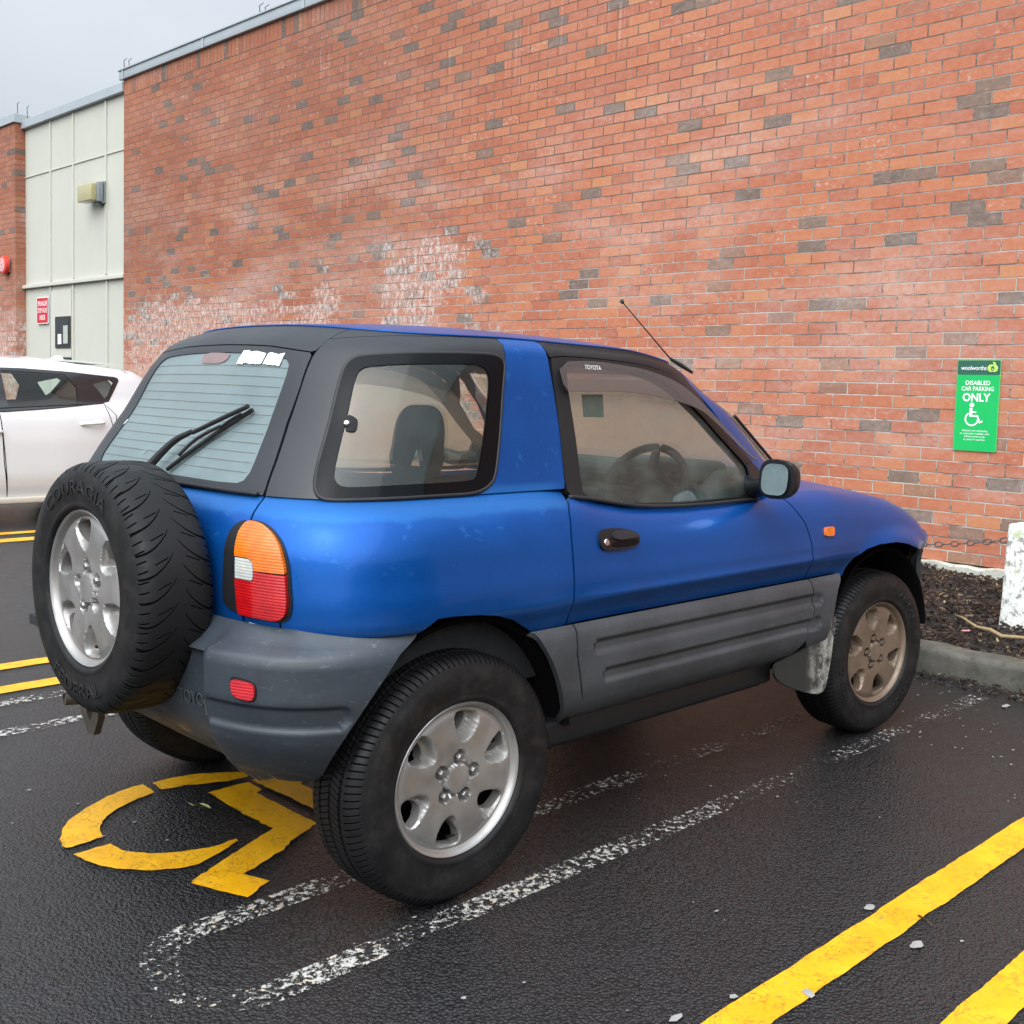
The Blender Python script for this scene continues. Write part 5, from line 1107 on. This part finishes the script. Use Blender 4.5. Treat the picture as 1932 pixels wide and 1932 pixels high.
# underside: floor pan, inner shell that darkens the shut gaps, exhaust, tow eye
fl=MB(); fl.box((1.15,0,.33),(2.75,1.30,.05)); fl.box((-.20,0,.36),(.30,1.0,.06)); fl.box((.0,0,.30),(.10,1.2,.10)); fl.box((2.2,0,.30),(.10,1.2,.10)); fl.build('underbody',M['dark'],CAR,False)
V=[];F=[]; us=np.arange(-LOW.u3,LOW.u3+.01,.06); zs_=np.linspace(.42,1.015,9); 
U,Z=np.meshgrid(us,zs_); p=LOW.base(U,Z); n=LOW.normal(U,Z)*np.where(U<0,1,1)[...,None]; p=p-n*.035; p[...,2]=np.minimum(p[...,2],zb(p[...,0])-.05)
keep=lambda c:(math.hypot(c[0],c[2]-.33)>.46 and math.hypot(c[0]-2.2,c[2]-.33)>.46)
r_,c_=U.shape
for i in range(r_-1):
    for j in range(c_-1):
        f=[(i,j),(i,j+1),(i+1,j+1),(i+1,j)]; ce=np.mean([p[a] for a in f],axis=0)
        if keep(ce): F.append([a*c_+b for a,b in f])
mk('inner_shell',p.reshape(-1,3),F,M['dark'],CAR)
ex=MB(); ex.tube([(-.20,.26,.345),(-.40,.330,.355),(-.52,.362,.362)],[.018,.019,.019],14); ex.lathe([(.019,-.5205),(.0145,-.5205),(.0145,-.46)],'x',16,(0,.362,.362)); ex.build('exhaust_pipe',M['steel'],CAR)
plate('tow_eye',[(.0,0),(.10,.03),(.115,.0),(.115,-.03),(.085,-.085),(.05,-.09),(.0,-.04)],([(.04,-.005),(.075,.004),(.08,-.02),(.062,-.05),(.04,-.03)],),.020,lambda a,b,h:(-.50-h,.255-a,.385+b),M['steel'],CAR,step=.01)
# blue roof skin
N_=60; ring=[]
us=np.concatenate([np.linspace(0,GRN.u3*.93,150)]); cp=GRN(us,np.full(len(us),1.4395)); right=[(q[0],q[1]) for q in cp if q[0]<1.36]
right=[(x,y) for x,y in right]; poly=np.array([(x,y) for x,y in right]+[(x,-y) for x,y in right[::-1][:-1]])
V,F,Lp=cdt(poly,(),.03); zz=roof(V[:,0],V[:,1]); e=1e-3
gx=(roof(V[:,0]+e,V[:,1])-roof(V[:,0]-e,V[:,1]))/(2*e); gy_=(roof(V[:,0],V[:,1]+e)-roof(V[:,0],V[:,1]-e))/(2*e); Nn=np.stack([-gx,-gy_,np.ones(len(V))],1); Nn/=np.linalg.norm(Nn,axis=1,keepdims=True)
Rf=mk('roof',np.stack([V[:,0],V[:,1],zz+.004],1),F,M['blue'],CAR,N=Nn)
lipP=np.array([(x,y,roof(x,y)+.001) for x,y in poly]); mk('roof_gutter',*tube(lipP,.003,6,True),M['blue'],Rf)
# bonnet
hx=[(u,) for u in np.linspace(2.62,3.95,60)]; hp=np.array([LOW(np.array([u[0]]),np.array([.8]))[0] for u in hx]); 
edge_h=[]
for u in np.linspace(2.66,4.45,70):
    q=LOW(np.array([u]),np.array([topz(u)]))[0]
    if q[0]<2.70: edge_h.append(q)
edge_h=np.array(edge_h); ex_=edge_h[:,0]; ey=edge_h[:,1]
pol=np.array([(x,y) for x,y in zip(ex_,ey)]+[(x,-y) for x,y in zip(ex_[::-1],ey[::-1])])
V,F,Lp=cdt(pol,(),.04)
yw=np.interp(V[:,0],ex_,-ey); ez_=edge_h[:,2]; hz=lambda x,y:np.interp(x,ex_,ez_)+.055*np.clip(1-(np.abs(y)/np.interp(x,ex_,-ey))**2.0,0,1)*ss(2.75,2.3,x)
mk('bonnet',np.stack([V[:,0],V[:,1],hz(V[:,0],V[:,1])],1),F,M['blue'],CAR)
# nose and front bumper
panel('nose_panel',LOW,sym(cat([(u,.72) for u in (3.66,3.8,4.0,4.44)],[]) if False else cat([(.0,0)]) if False else np.array([(3.66,.52),(3.66,.70)])) if False else [(3.65,.69),(3.65,.80),(3.9,.78),(4.45,.78),(4.45,.69)],(),M['blue'],CAR,both=True,step=.03)
panel('front_bumper',LOW,cat([(3.652,.682),(3.70,.682),(4.45,.682),(4.45,.40),(3.85,.40),(3.70,.43),(3.645,.47),(3.600,.52),(3.620,.60)]),(),M['mattegrey'],CAR,both=True,step=.025,lift=.004)
# windscreen
panel('windscreen',GRN,[(2.812,1.40),(2.812,.96),(GRN.u3-.001,.96),(GRN.u3-.001,1.40)],(),M['glass_far'],CAR,both=True,step=.05,depth=0)
wpv=np.array([GRN(np.array([u]),np.array([z]))[0]+np.array([.009,0,.006]) for u,z in ((3.05,.99),(2.98,1.04),(2.93,1.10),(2.885,1.17),(2.86,1.23))]); mk('wiper_arm',*tube(chaikin(wpv,2,False),.006,6),M['rubber'],CAR)
# aerial on the windscreen post
an=MB(); an.tube([(1.265,-.540,1.380),(1.225,-.520,1.404),(1.185,-.505,1.424)],[.005,.0075,.005],10); an.tube([(1.190,-.503,1.422),(.928,-.500,1.596)],[.0026,.0016],8); an.tube([(.930,-.5,1.5945),(.922,-.5,1.600)],[.0055,.0075],10); an.build('aerial',M['rubber'],CAR)
# mud flap before... behind the front wheel
P=[(0,.0),(.05,.16),(.075,.262),(.085,.262),(.083,.12),(.075,.02),(.060,-.005),(.0,-.012)]
mf=MB(); V=[];F=[]; n=len(P)
outl=[(1.795,-.835,.492),(1.812,-.838,.498),(1.800,-.842,.40),(1.775,-.842,.30),(1.757,-.838,.252),(1.738,-.825,.244)]
inn=[(1.76,-.70,.492),(1.76,-.70,.498),(1.70,-.66,.40),(1.62,-.62,.36),(1.55,-.60,.345),(1.53,-.60,.335)]
Pf=[(1.440,.392),(1.50,.398),(1.58,.410),(1.64,.425),(1.70,.450),(1.755,.485),(1.800,.515),(1.812,.510),(1.803,.45),(1.790,.36),(1.768,.272),(1.755,.250),(1.735,.243),(1.70,.243),(1.60,.270),(1.50,.310),(1.445,.340),(1.432,.365)]
plate('mud_flap',chaikin(Pf,1),(),.012,lambda a,b,h:(a+.00,-.800-.012*ss(1.5,1.8,a)-h,b),M['mudflap'],CAR,step=.02)
plate('mud_flap',chaikin(Pf,1),(),.012,lambda a,b,h:(a+.00,.800+.012*ss(1.5,1.8,a)+h,b),M['mudflap'],CAR,step=.02)
# ---------------- interior
def seat(cx,cy,nm):
    s=MB(); s.box((cx+.22,cy,.62),(.50,.46,.16),bev=.05); o=s.build('seat',M['inner'],CAR)
    b=MB(); b.box((cx-.02,cy,.81),(.13,.46,.46),bev=.06,rot=Matrix.Rotation(R(-14),3,'Y')); b.build('seat_back',M['inner'],o)
    hp=[(.100*math.copysign(abs(math.cos(a))**.8,math.cos(a))*(1 if math.sin(a)<0 else .92),.115*math.copysign(abs(math.sin(a))**.75,math.sin(a))) for a in np.linspace(0,2*math.pi,32,endpoint=False)]
    hole=[(.044,-.062),(.040,-.050),(.009,.025),(-.009,.025),(-.040,-.050),(-.044,-.062)]
    plate('headrest',hp,(hole,),.04,lambda a,b,h:(cx-.165+h+.10*b,cy-a,1.140+b),M['inner'],o,step=.02)
    return o
seat(.33,-.38,'d'); seat(.33,.38,'p')
rs=MB(); rs.box((-.02,0,.60),(.42,1.10,.16),bev=.05); rs=rs.build('rear_seat',M['inner'],CAR); b=MB(); b.box((-.20,0,.80),(.14,1.10,.40),bev=.05,rot=Matrix.Rotation(R(-10),3,'Y')); b.build('seat_back',M['inner'],rs)
db=MB(); db.box((1.54,0,.93),(.34,1.20,.22),bev=.06); db.box((1.40,.0,.80),(.16,.34,.28),bev=.04); db.box((1.42,-.34,1.03),(.20,.40,.08),bev=.035); DB=db.build('dashboard',M['innerhard'],CAR)
v=MB(); v.box((1.362,-.02,.95),(.012,.30,.10),bev=.008); v.box((1.312,-.34,1.005),(.012,.30,.055),bev=.008); v.box((1.325,-.02,.78),(.012,.28,.10),bev=.008); v.box((1.345,.42,.93),(.012,.16,.07),bev=.008); v.build('instrument_panel',M['carblack'],DB)
T_=Matrix.Rotation(R(-62),3,'Y'); sw=MB(); Q=[]
for a in np.linspace(0,2*math.pi,48,endpoint=False): Q.append(np.array(T_@Vector((.178*math.cos(a),.178*math.sin(a),0)))+[1.235,-.36,.955])
sw.tube(Q,.015,10,True)
for a in (0,math.pi,-math.pi/2+math.pi): sw.tube([np.array(T_@Vector((.17*math.cos(a),.17*math.sin(a),0)))+[1.235,-.36,.955],np.array(T_@Vector((.04*math.cos(a),.04*math.sin(a),-.02)))+[1.235,-.36,.955]],[.014,.026],8)
sw.tube([np.array(T_@Vector((0,0,-.05)))+[1.235,-.36,.955],np.array(T_@Vector((0,0,0.0)))+[1.235,-.36,.955]],[.075,.062],20); sw.build('steering_wheel',M['inner'],CAR)
lin=MB(); lin.box((.55,0,.545),(2.1,1.36,.03)); 
for s in (-1,1): lin.box((.65,s*.70,.72),(1.7,.03,.42))
lin.box((-.36,0,.76),(.03,1.0,.48)); lin.build('cabin_lining',M['inner'],CAR,False)
V,F,Lp=cdt(poly*[.97,.97],(),.06); mk('headlining',np.stack([V[:,0]+.02,V[:,1],roof(V[:,0],V[:,1])-.05],1),F,simple('grey_headlining',(.20,.20,.18),.9),CAR)
# ---------------- wheels
KZ=.9397
def tyreV(n=180):
    half=[(.2085,.080),(.214,.092),(.222,.098),(.228,.097),(.236,.102),(.260,.1075),(.285,.1065),(.302,.103),(.312,.099),(.318,.098),(.326,.093),(.334,.085),(.3405,.074),(.3425,.066),(.3425,.0445),(.336,.0435),(.336,.0365),(.3440,.0355),(.3445,.0045),(.338,.0035)]
    half=[(.2085+(r-.2085)*.968,w_*(.95 if i>3 else 1)) for i,(r,w_) in enumerate(half)]
    prof=half+[(r,-w_) for r,w_ in half[::-1]]
    return lathe(prof,'y',n)
def tyreS(n=180):
    half=[(.2085,.080),(.214,.092),(.222,.098),(.228,.097),(.236,.103),(.260,.1095),(.285,.1085),(.302,.106),(.312,.103),(.320,.100),(.328,.095),(.336,.086),(.3410,.074),(.3435,.055),(.3445,.03),(.345,.0)]
    half=[(.2085+(r-.2085)*.955,w_*(.93 if i>3 else 1)) for i,(r,w_) in enumerate(half)]
    return lathe(half+[(r,-w_) for r,w_ in half[::-1][1:]],'y',n)
def rimface():
    out=[(.1925*math.cos(a),.1925*math.sin(a)) for a in np.linspace(0,2*math.pi,120,endpoint=False)]
    def pocket(k,s=1.,dr=0.,dt=0.):
        a0=R(90+60*k); P=[]
        base=[(.100,-.002),(.105,-.017),(.118,-.031),(.138,-.041),(.158,-.046),(.174,-.043),(.182,-.031),(.1845,-.008),(.1845,.012),(.181,.030),(.170,.038),(.153,.036),(.133,.028),(.115,.016),(.104,.007)]
        c=(.150,.0)
        for r,t in base:
            r=c[0]+(r-c[0])*s+dr; t=t*s+dt; P.append((r*math.cos(a0)-t*math.sin(a0),r*math.sin(a0)+t*math.cos(a0)))
        return np.array(P)
    holes=[chaikin(pocket(k,.74,.006,.0085),2) for k in range(6)]
    pk=[resample(chaikin(pocket(k,1.06),2),.004) for k in range(6)]
    V,F,L=cdt(out,holes,.0045)
    r=np.hypot(V[:,0],V[:,1])
    y=-sm(r,[(0,.0825),(.036,.0820),(.0415,.0800),(.0425,.068),(.0465,.068),(.048,.0745),(.075,.0770),(.11,.0795),(.145,.0800),(.172,.0785),(.185,.0745),(.1925,.0715)])
    for k in range(6):
        P=pk[k]; ins=inpoly(V,P); d=segdist(V,P)
        y=y+np.where(ins,.036*ss(0,.015,d),0)
    nuts=[(.0572*math.cos(R(90+72*i)),.0572*math.sin(R(90+72*i))) for i in range(5)]
    for a,b in nuts:
        d=np.hypot(V[:,0]-a,V[:,1]-b); y=y+.0155*ss(.0205,.0172,d)
    P3=np.stack([V[:,0],y,V[:,1]],1); FF=[list(f[::-1]) for f in F]; VV=[P3]; b=len(P3)
    for l in L[1:]:
        q=P3[l]; q2=q.copy(); q2[:,1]+=.030; VV+=[q,q2]; m=len(l)
        for i in range(m): j=(i+1)%m; FF.append([b+i,b+j,b+m+j,b+m+i])
        b+=2*m
    V=np.concatenate(VV)
    # lip and barrel
    lv,lf=lathe([(.1925,-.0715),(.1955,-.0740),(.1980,-.0815),(.2025,-.0865),(.2075,-.0890),(.2105,-.0865),(.2115,-.080),(.207,-.076)],'y',120)
    lf=[[i+len(V) for i in f] for f in lf]
    return np.concatenate([V,lv]),FF+lf,nuts
TV=tyreV(); TS=tyreS(); RFc=rimface()
def nutmesh(a,b):
    m=MB(); hexp=[(.0112*math.cos(R(60*k)),.0112*math.sin(R(60*k))) for k in range(6)]
    V=[(a+x,-.0600,b+z) for x,z in hexp]+[(a+x,-.0790,b+z) for x,z in hexp]+[(a+x*.72,-.0830,b+z*.72) for x,z in hexp]
    F=[[i,(i+1)%6,6+(i+1)%6,6+i] for i in range(6)]+[[6+i,6+(i+1)%6,12+(i+1)%6,12+i] for i in range(6)]+[[12+i for i in range(6)]]
    m.add(V,F); m.lathe([(.0140,-.0600),(.0140,-.0640),(.009,-.0655)],'y',16,(a,0,b)); return m
WH={}
def wheel(loc,rotz,rimmat_,tyre,tm,nuts=range(5),spin=0.,words=(),name='wheel'):
    dk=MB(); dk.lathe([(.0,.015),(.075,.015),(.135,.02),(.135,.035),(.190,.035),(.203,-.05),(.206,-.075)],'y',48); dk.lathe([(.20,.06),(.205,.085),(.05,.085)],'y',32)
    h=dk.build(name,M['dark'],CAR,True,loc=loc)
    h.scale=(1,1,KZ); h.rotation_euler=(0,spin,0) if False else (0,0,rotz)
    key=('t',tm)
    def sub(nm,V,F,mat,auto=40):
        k=(nm,mat.name,spin)
        if k not in WH:
            me=bpy.data.meshes.new(nm); V=np.asarray(V,float)
            c,s=math.cos(spin),math.sin(spin); V=np.stack([V[:,0]*c-V[:,2]*s,V[:,1],V[:,0]*s+V[:,2]*c],1)
            me.from_pydata(V.tolist(),[],[list(map(int,f)) for f in F]); me.materials.append(mat); me.polygons.foreach_set('use_smooth',[True]*len(me.polygons)); me.set_sharp_from_angle(angle=R(auto)); WH[k]=me
        o=bpy.data.objects.new(nm,WH[k]); COL.objects.link(o); o.parent=h; return o
    sub('tyre',tyre[0],tyre[1],M[tm],60); sub('rim',RFc[0],RFc[1],rimmat_,38)
    for i in nuts:
        m=nutmesh(*RFc[2][i]); nm_=M['nutdust'] if rimmat_ is M['rimdust'] else M['nut']; o=sub('wheel_nut',np.concatenate(m.V),m.F,nm_)
        WH.pop(('wheel_nut',nm_.name,spin))
    vs=MB(); vs.tube([(.02,-.045,-.170),(.018,-.066,-.160),(.017,-.078,-.155)],[.005,.004,.0035],8); sub('valve',np.concatenate(vs.V),vs.F,M['rubber'])
    for s,ang,r0,hh,wid,up in words:
        V,F=textmesh(s,1,.0,.06); mn,mx2=V.min(0),V.max(0); w0=mx2[0]-mn[0]; k=hh/(mx2[1]-mn[1]); t=((V[:,0]-mn[0])/w0-.5)*wid; rr=r0+(V[:,1]-(mn[1]+mx2[1])/2)*k*up
        a=R(ang)-t*up; 
        yy=-np.interp(rr,[.222,.236,.260,.285,.302,.312],[.093,.0975,.1035,.1025,.099,.095])-.0004-(V[:,2]>0)*.0012
        o=mk('tyre_lettering',np.stack([rr*np.cos(a),yy,rr*np.sin(a)],1),F,M['letter'],None,False); o.parent=h
    return h
yw_=.711; zc=.3185
wheel((0,-yw_,zc),0,M['rim'],TV,'tyre',words=(('215/70R16',-60,.268,.018,.62,1),),spin=R(-8))
wheel((2.2,-yw_,zc),-.067,M['rimdust'],TV,'tyre',words=(('MARSHAL',48,.268,.034,.80,1),('215/70R16',-150,.268,.030,.85,-1),('RADIAL 791',-50,.268,.030,.8,-1),('',0,.26,.03,.5,1))[:3],spin=R(14))
wheel((.09,.59,zc),math.pi,M['rim'],TV,'tyre'); wheel((2.2,yw_*.88,zc),math.pi-.067,M['rimdust'],TV,'tyre',spin=R(30))
wheel((-.5885,-.1254,.780),-math.pi/2,M['rim'],TS,'tyre_spare',nuts=(0,4,2),spin=R(10),words=(('COURAGIA',95,.272,.036,1.35,1),('FEDERAL',-92,.272,.036,1.0,-1)),name='spare_wheel')
sc_=MB(); sc_.lathe([(.0,-.50),(.14,-.50),(.14,-.42),(.0,-.42)],'x',24,(0,-.1254,.778)); sc_.build('spare_carrier',M['dark'],CAR)
# ------------------------------------------------------------------ white hatchback in the next bay, tail to the wall
WC=thing('parked_hatchback','white five-door hatchback partly hidden behind the blue car','car',(1.3,7.9,0))
WR=[(3.22,.50),(3.26,.56)]
wW=lambda x,z: sm(z,[(.15,.74),(.25,.80),(.45,.845),(.70,.85),(.82,.842),(.93,.825),(.985,.80),(1.02,.775),(1.06,.74),(1.2,.69),(1.36,.62),(1.40,.58),(1.43,.50)])*(1-.10*ss(2.2,3.2,x))
wXr=lambda z: sm(z,[(.15,-.95),(.4,-1.05),(.7,-1.0),(.85,-.8),(.95,.05),(1.2,.55),(1.36,.95),(1.43,1.3)])
wXf=lambda z: sm(z,[(.15,3.54),(.45,3.60),(.80,3.58),(.95,3.54),(1.1,3.46),(1.25,3.36),(1.36,3.27),(1.43,3.1)])
dzw=lambda x,y,z: ss(1.25,1.42,z)*(sm(x,[(.6,-.03),(1.2,.0),(1.8,.005),(2.3,-.005),(2.8,-.030),(3.2,-.06),(3.5,-.10)])+.05*np.clip(1-(np.abs(y)/.6)**2,0,1))
RW_=Ring(wXr,wW,.9,(2.4,3.5),2.3,wXf,(3.2,3.5),None,dzw)
def wmk(name,outer,holes,mat,par,lift=0,step=.03,depth=.015,both=True):
    if name=='window_pane':
        for mr in (False,True): o=panel(name,RW_,outer,holes,mat,par,step=step,depth=depth,lift=lift,mirror=mr); o.data.transform(Matrix.Translation((0,7.9,0)))
        return o
    o=panel(name,RW_,outer,holes,mat,par,step=step,depth=depth,lift=lift,both=both)
    me=o.data; me.transform(Matrix.Translation((0,7.9,0))); return o
def xz(pts):
    """outline given as (x,z) on the flank -> ring coordinates"""
    out=[]; 
    for x,z in pts:
        uu=np.linspace(.3,RW_.u3-.1,3000); X=RW_(uu,np.full(3000,z))[:,0]; out.append((float(np.interp(x,X,uu)),z))
    return np.array(out)
def rs2(P,s=.04): return xz(resample(P,s))
arch=lambda cx,a0,a1:[(cx+.37*math.cos(R(a)),.31+.36*math.sin(R(a))) for a in np.linspace(a0,a1,14)]
glassline=[(1.0,.975),(1.78,.985),(2.2,1.015),(2.68,1.06),(2.76,1.075),(2.90,1.27),(2.895,1.30),(2.86,1.315),(2.45,1.345),(2.0,1.358),(1.6,1.358),(1.2,1.30),(.9,1.18),(.62,1.02),(.72,.98)]
BW=wmk('body',rs2([(-.9,.20),(-.2,.22)]+arch(.2,195,-15)[0:]+[(.6,.20),(2.45,.20)]+arch(2.85,195,-15)+[(3.32,.22),(3.50,.25),(3.50,.90),(3.36,1.14),(3.22,1.32),(3.12,1.385),(2.3,1.43),(1.5,1.43),(1.15,1.36),(.7,1.10),(.2,.96),(-.6,.90),(-.85,.75)]),(rs2(glassline),),M['carwhite'],WC)
tp=np.array([(x,z) for x,z in [(0,0)]]) 
# roof and bonnet skins
us=np.linspace(.05,RW_.u3*.985,160); P=RW_(us,np.full(160,1.4295)); poly2=np.concatenate([P[:,:2],(P[:,:2]*[1,-1])[::-1]])
V,F,_=cdt(poly2,(),.05); mk('roof',np.stack([V[:,0],V[:,1]+7.9,1.43+dzw(V[:,0],V[:,1],1.43+0*V[:,0])],1),F,M['carwhite'],WC)
V,F,_=cdt([(-.85,-.70),(.15,-.74),(.15,.74),(-.85,.70)],(),.1); mk('bonnet',np.stack([V[:,0],V[:,1]+7.9,.86+.10*ss(-.9,.1,V[:,0])+.05*(1-(V[:,1]/.74)**2)],1),F,M['carwhite'],WC)
WW=wmk('window_band',rs2(glassline),(rs2([(1.82,1.01),(2.44,1.052),(2.455,1.20),(2.36,1.318),(2.0,1.332),(1.80,1.335)]),rs2([(2.62,1.235),(2.80,1.285),(2.84,1.255),(2.76,1.13),(2.72,1.10)]),rs2([(.92,1.0),(1.66,1.005),(1.66,1.33),(1.25,1.28),(.98,1.14)])),M['carblack'],WC,lift=.003)
wmk('window_pane',rs2([(1.815,1.005),(2.445,1.048),(2.46,1.20),(2.362,1.322),(2.0,1.336),(1.795,1.339)]),(),M['glass_clear'],WW,depth=0,step=.06); wmk('window_pane',rs2([(2.61,1.237),(2.80,1.29),(2.845,1.257),(2.765,1.13),(2.72,1.095)]),(),M['glass_clear'],WW,depth=0,step=.06); wmk('window_pane',rs2([(.91,.995),(1.665,1.0),(1.665,1.335),(1.25,1.285),(.97,1.145)]),(),M['glass_clear'],WW,depth=0,step=.06)
def wpath(P,lift=.001,s=.02):
    q=rs2(P,s); return RW_(q[:,0],q[:,1])+RW_.nrm(q[:,0],q[:,1])*lift+np.array([0,7.9,0])
mk('door_gap',*tube(wpath([(1.725,.985),(1.735,.88),(1.75,.55),(1.79,.24)],-.0005),.004,5),M['dark'],BW); mk('door_gap',*tube(wpath([(2.70,1.06),(2.80,.95),(2.78,.75)],-.0005),.004,5),M['dark'],BW); mk('door_gap',*tube(wpath([(2.98,1.395),(3.04,1.36)],-.0005),.003,5),M['dark'],BW)
mk('waist_trim',*tube(wpath([(1.0,.972),(1.78,.982),(2.2,1.012),(2.70,1.060)],.004),.006,6),M['carblack'],BW)
mk('sill_skirt',*(lambda m:(np.concatenate(m.V),m.F))(MB().box((1.17,7.9-.80,.205),(2.0,.06,.06),bev=.015)),M['carsill'],WC)
def whandle(x,z):
    q=xz([(x,z)])[0]; c=RW_(q[:1],q[1:])[0]+np.array([0,7.9,0]); P=[c+np.array([-.11,-.004,-.004]),c+np.array([-.09,-.028,.0]),c+np.array([.06,-.034,.008]),c+np.array([.10,-.02,.010]),c+np.array([.115,0,.010])]
    mk('door_handle',*tube(chaikin(np.array(P),2,False),.014,8),M['carwhite'],WC)
whandle(2.54,.873); whandle(1.62,.80)
fn=MB(); V=[(2.44,7.9,1.44),(2.50,7.9,1.475),(2.545,7.9,1.495),(2.60,7.9,1.495),(2.62,7.9,1.43),(2.44,7.86,1.42),(2.62,7.84,1.42),(2.44,7.94,1.42),(2.62,7.96,1.42)]
F=[[0,1,5],[1,2,6,5],[2,3,6],[3,4,6],[0,7,1],[1,7,8,2],[2,8,3],[3,8,4]]; fn.add(V,F); fn.build('roof_aerial',M['carwhite'],WC)
for cx in (.2,2.85):
    for s in (-1,1):
        h=MB().lathe([(.19,-.08),(.30,-.095),(.315,-.06),(.315,.06),(.30,.095),(.19,.08)],'y',48).build('wheel',M['tyre'],WC,True,loc=(cx,7.9+s*.73,.312)); h.rotation_euler=(0,0,0 if s<0 else math.pi)
        r=MB().lathe([(0,-.06),(.05,-.07),(.15,-.055),(.19,-.075),(.198,-.08),(.19,-.03),(0,-.03)],'y',40); o=mk('rim',np.concatenate(r.V),r.F,M['rim'],None,True,auto=40); o.parent=h
ub=MB().box((1.2,7.9,.26),(4.0,1.4,.12)).box((2.2,7.9,.62),(1.8,1.5,.5)).box((.9,7.9,.62),(1.0,1.5,.5)); ub.build('underbody',M['dark'],WC,False)
for cx in (1.0,):
    for cy in (7.55,8.25):
        s=MB(); s.box((cx,cy,.72),(.5,.5,.2),bev=.05); s.box((cx+.27,cy,.98),(.14,.48,.46),bev=.06,rot=Matrix.Rotation(R(14),3,'Y')); s.box((cx+.33,cy,1.235),(.09,.26,.15),bev=.04); s.build('seat',M['inner'],WC)
panel_l=[]
